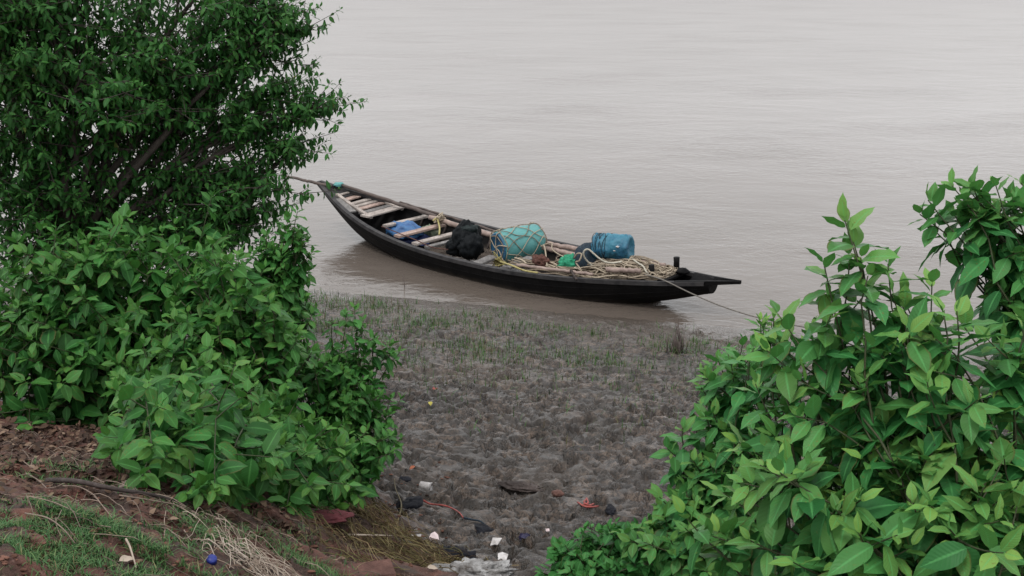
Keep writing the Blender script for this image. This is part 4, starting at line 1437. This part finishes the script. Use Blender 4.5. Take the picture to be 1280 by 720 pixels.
def scrap(name, label, px0, py0, pts, m, cat, th=.004, tilt=(.1, -.3)):
    """a bent piece of card or plastic with real thickness"""
    q_ = G(px0, py0) + np.array([0, 0, .012])
    pts = [(x * .72, y * .72) for x, y in pts]
    top = [q_ + np.array([x, y, tilt[0] * x - tilt[1] * y + .25 * abs(x) * .6]) for x, y in pts]
    cen = np.mean(top, 0) + np.array([0, 0, .008])
    n_ = len(pts)
    mb = MB()
    vs = top + [cen] + [p_ - np.array([0, 0, th]) for p_ in top] + [cen - np.array([0, 0, th])]
    fs = [(i, (i + 1) % n_, n_) for i in range(n_)] + [(n_ + 1 + (i + 1) % n_, n_ + 1 + i, 2 * n_ + 1) for i in range(n_)] + [((i + 1) % n_, i, n_ + 1 + i, n_ + 1 + (i + 1) % n_) for i in range(n_)]
    mb.add(vs, fs)
    return tag(mb.build(name, M[m], smooth=False), label, cat)


scrap('paper_scrap', 'pale pink triangular paper scrap on the straw slope', 543, 673, [(-.045, -.02), (.04, -.045), (.03, .01), (.0, .055), (-.03, .03)], 'pink_litter', 'paper scrap')
scrap('paper_scrap', 'white paper scrap beside the black rag and red string', 619, 679, [(-.04, -.045), (-.005, -.03), (.02, -.04), (.055, .02), (-.02, .04), (-.03, .0)], 'white_litter', 'paper scrap')
scrap('paper_scrap', 'white paper scrap just above the crumpled sack', 628, 698, [(-.035, -.04), (.03, -.045), (.045, .01), (.0, .045), (-.035, .03)], 'white_litter', 'paper scrap')
scrap('plastic_scrap', 'small white and narrow plastic scrap in the brown straw', 520, 673, [(-.04, -.012), (.04, -.016), (.042, .012), (-.036, .018)], 'white_litter', 'plastic scrap')
scrap('plastic_scrap', 'tiny reddish scrap of plastic by the low plant', 684, 665, [(-.02, -.014), (.02, -.014), (.018, .016), (-.018, .018)], 'pink_litter', 'plastic scrap')
scrap('wrapper', 'pinkish red wrapper on the grassy mud', 543, 487, [(-.035, -.03), (.02, -.04), (.045, .0), (.0, .01), (-.02, .04)], 'red_rag', 'wrapper')
# paper cup on its side
cup = thing('cup', 'small white paper cup lying on its side in the mud', 'cup', G(532, 613))
cc = G(532, 613) + np.array([0, 0, .032]); cax = unit([.93, -.30, -.1])
mb = MB(); mb.lathe(cc, cax, [(-.04, .004), (-.04, .026), (.04, .034), (.042, .036), (.044, .034), (.035, .031), (-.03, .024), (-.032, .004)], 20)
mb.build('wall', M['white_litter'], cup)
mb = MB(); mb.tube([cc + cax * .042 + .0345 * (math.cos(a) * unit(np.cross(cax, [0, 0, 1])) + math.sin(a) * np.array([0, 0, 1])) for a in np.linspace(0, 2 * PI, 20)], .003, 5); mb.build('rim', M['white_sack'], cup)
# bottle cap
bc_ = G(265, 704) + np.array([0, 0, .012]); ca = unit([.15, -.45, .9])
mb = MB(); mb.lathe(bc_, ca, [(-.012, .016), (-.012, .019), (.009, .019), (.013, .017), (.014, .0004)], 22)
tag(mb.build('bottle_cap', M['cap_blue']), 'bright blue bottle cap in the turf beside the pale straw', 'bottle cap')
# bricks
for (x, y, a, lab) in ((462, 719, .35, 'weathered brick half buried at the foot of the straw slope, bottom edge'), ):
    q_ = G(x, y); mb = MB()
    mb.box(q_ + np.array([0, 0, .0]), np.array([math.cos(a), math.sin(a), -.05]) * .11, np.array([-math.sin(a), math.cos(a), .25]) * .055, np.array([0, -.2, 1]) * .035, .008)
    tag(mb.build('brick', M['brick'], smooth=False), lab, 'brick')
# earth crumbs and chips scattered over the red bank and the foot of the slope
mb = MB()
for k in range(420):
    q_ = G(rng.uniform(0, 560), rng.uniform(575, 719))
    r_ = rng.uniform(.003, .010)
    blob(mb, q_ + np.array([0, 0, r_ * .3]), (r_ * rng.uniform(.8, 2.2), r_, r_ * .6), .6, 2.5, 8, 6, k, .6)
tag(mb.build('earth_crumbs', M['crumb']), kind='stuff')
# red string and ribbon
sprig('string', 'red plastic string trailing over the mud to the black rag', 0, 0, [(528, 630, .03), (538, 635, .03), (555, 637, .03), (566, 641, .03), (574, 646, .03), (580, 652, .02)], .008, 'red_rag', 'string')
mb = MB()
for pts in ([(722, 631), (730, 636), (740, 637), (748, 636)], [(733, 627), (730, 631), (736, 635), (742, 633)], [(729, 634), (735, 632), (733, 626)]):
    mb.tube(smoothpts([G(x, y) + np.array([0, 0, .02]) for x, y in pts], 14), .007, 5)
tag(mb.build('ribbon', M['red_rag']), 'tangled red ribbon on the mud beside a black rag', 'ribbon')
sprig('string', 'thin dark blue string ending at the black rag', 0, 0, [(580, 651, .02), (590, 655, .03), (600, 657, .03), (610, 662, .02)], .008, 'navy', 'string')
# sticks standing in the water and at the shore
q_ = G(507, 366)
mb = MB(); mb.tube([q_ + np.array([0, 0, -.05]), q_ + np.array([-.03, .0, .28])], [.007, .005], 5)
tag(mb.build('stick', M['pole_dark']), 'single thin stick standing in the shallow water before the boat', 'stick')
for (x, y, n_, hmax, lab) in ((845, 441, 26, .30, 'tuft of dark dry reed stalks at the water edge below the stern'), (855, 441, 5, .62, 'few tall thin dry stalks behind the reed tuft')):
    q_ = G(x, y); mb = MB()
    for k in range(n_):
        b_ = q_ + np.array([rng.normal(0, .06), rng.normal(0, .05), -.02]); h_ = hmax * rng.uniform(.45, 1)
        e_ = b_ + np.array([rng.normal(0, .12) * h_, rng.normal(0, .1) * h_, h_])
        mb.tube([b_, (b_ + e_) / 2 + rng.normal(0, .006, 3), e_], [.006, .005, .003], 4)
    tag(mb.build('dry_reed', M['pole_dark']), lab, 'reed')
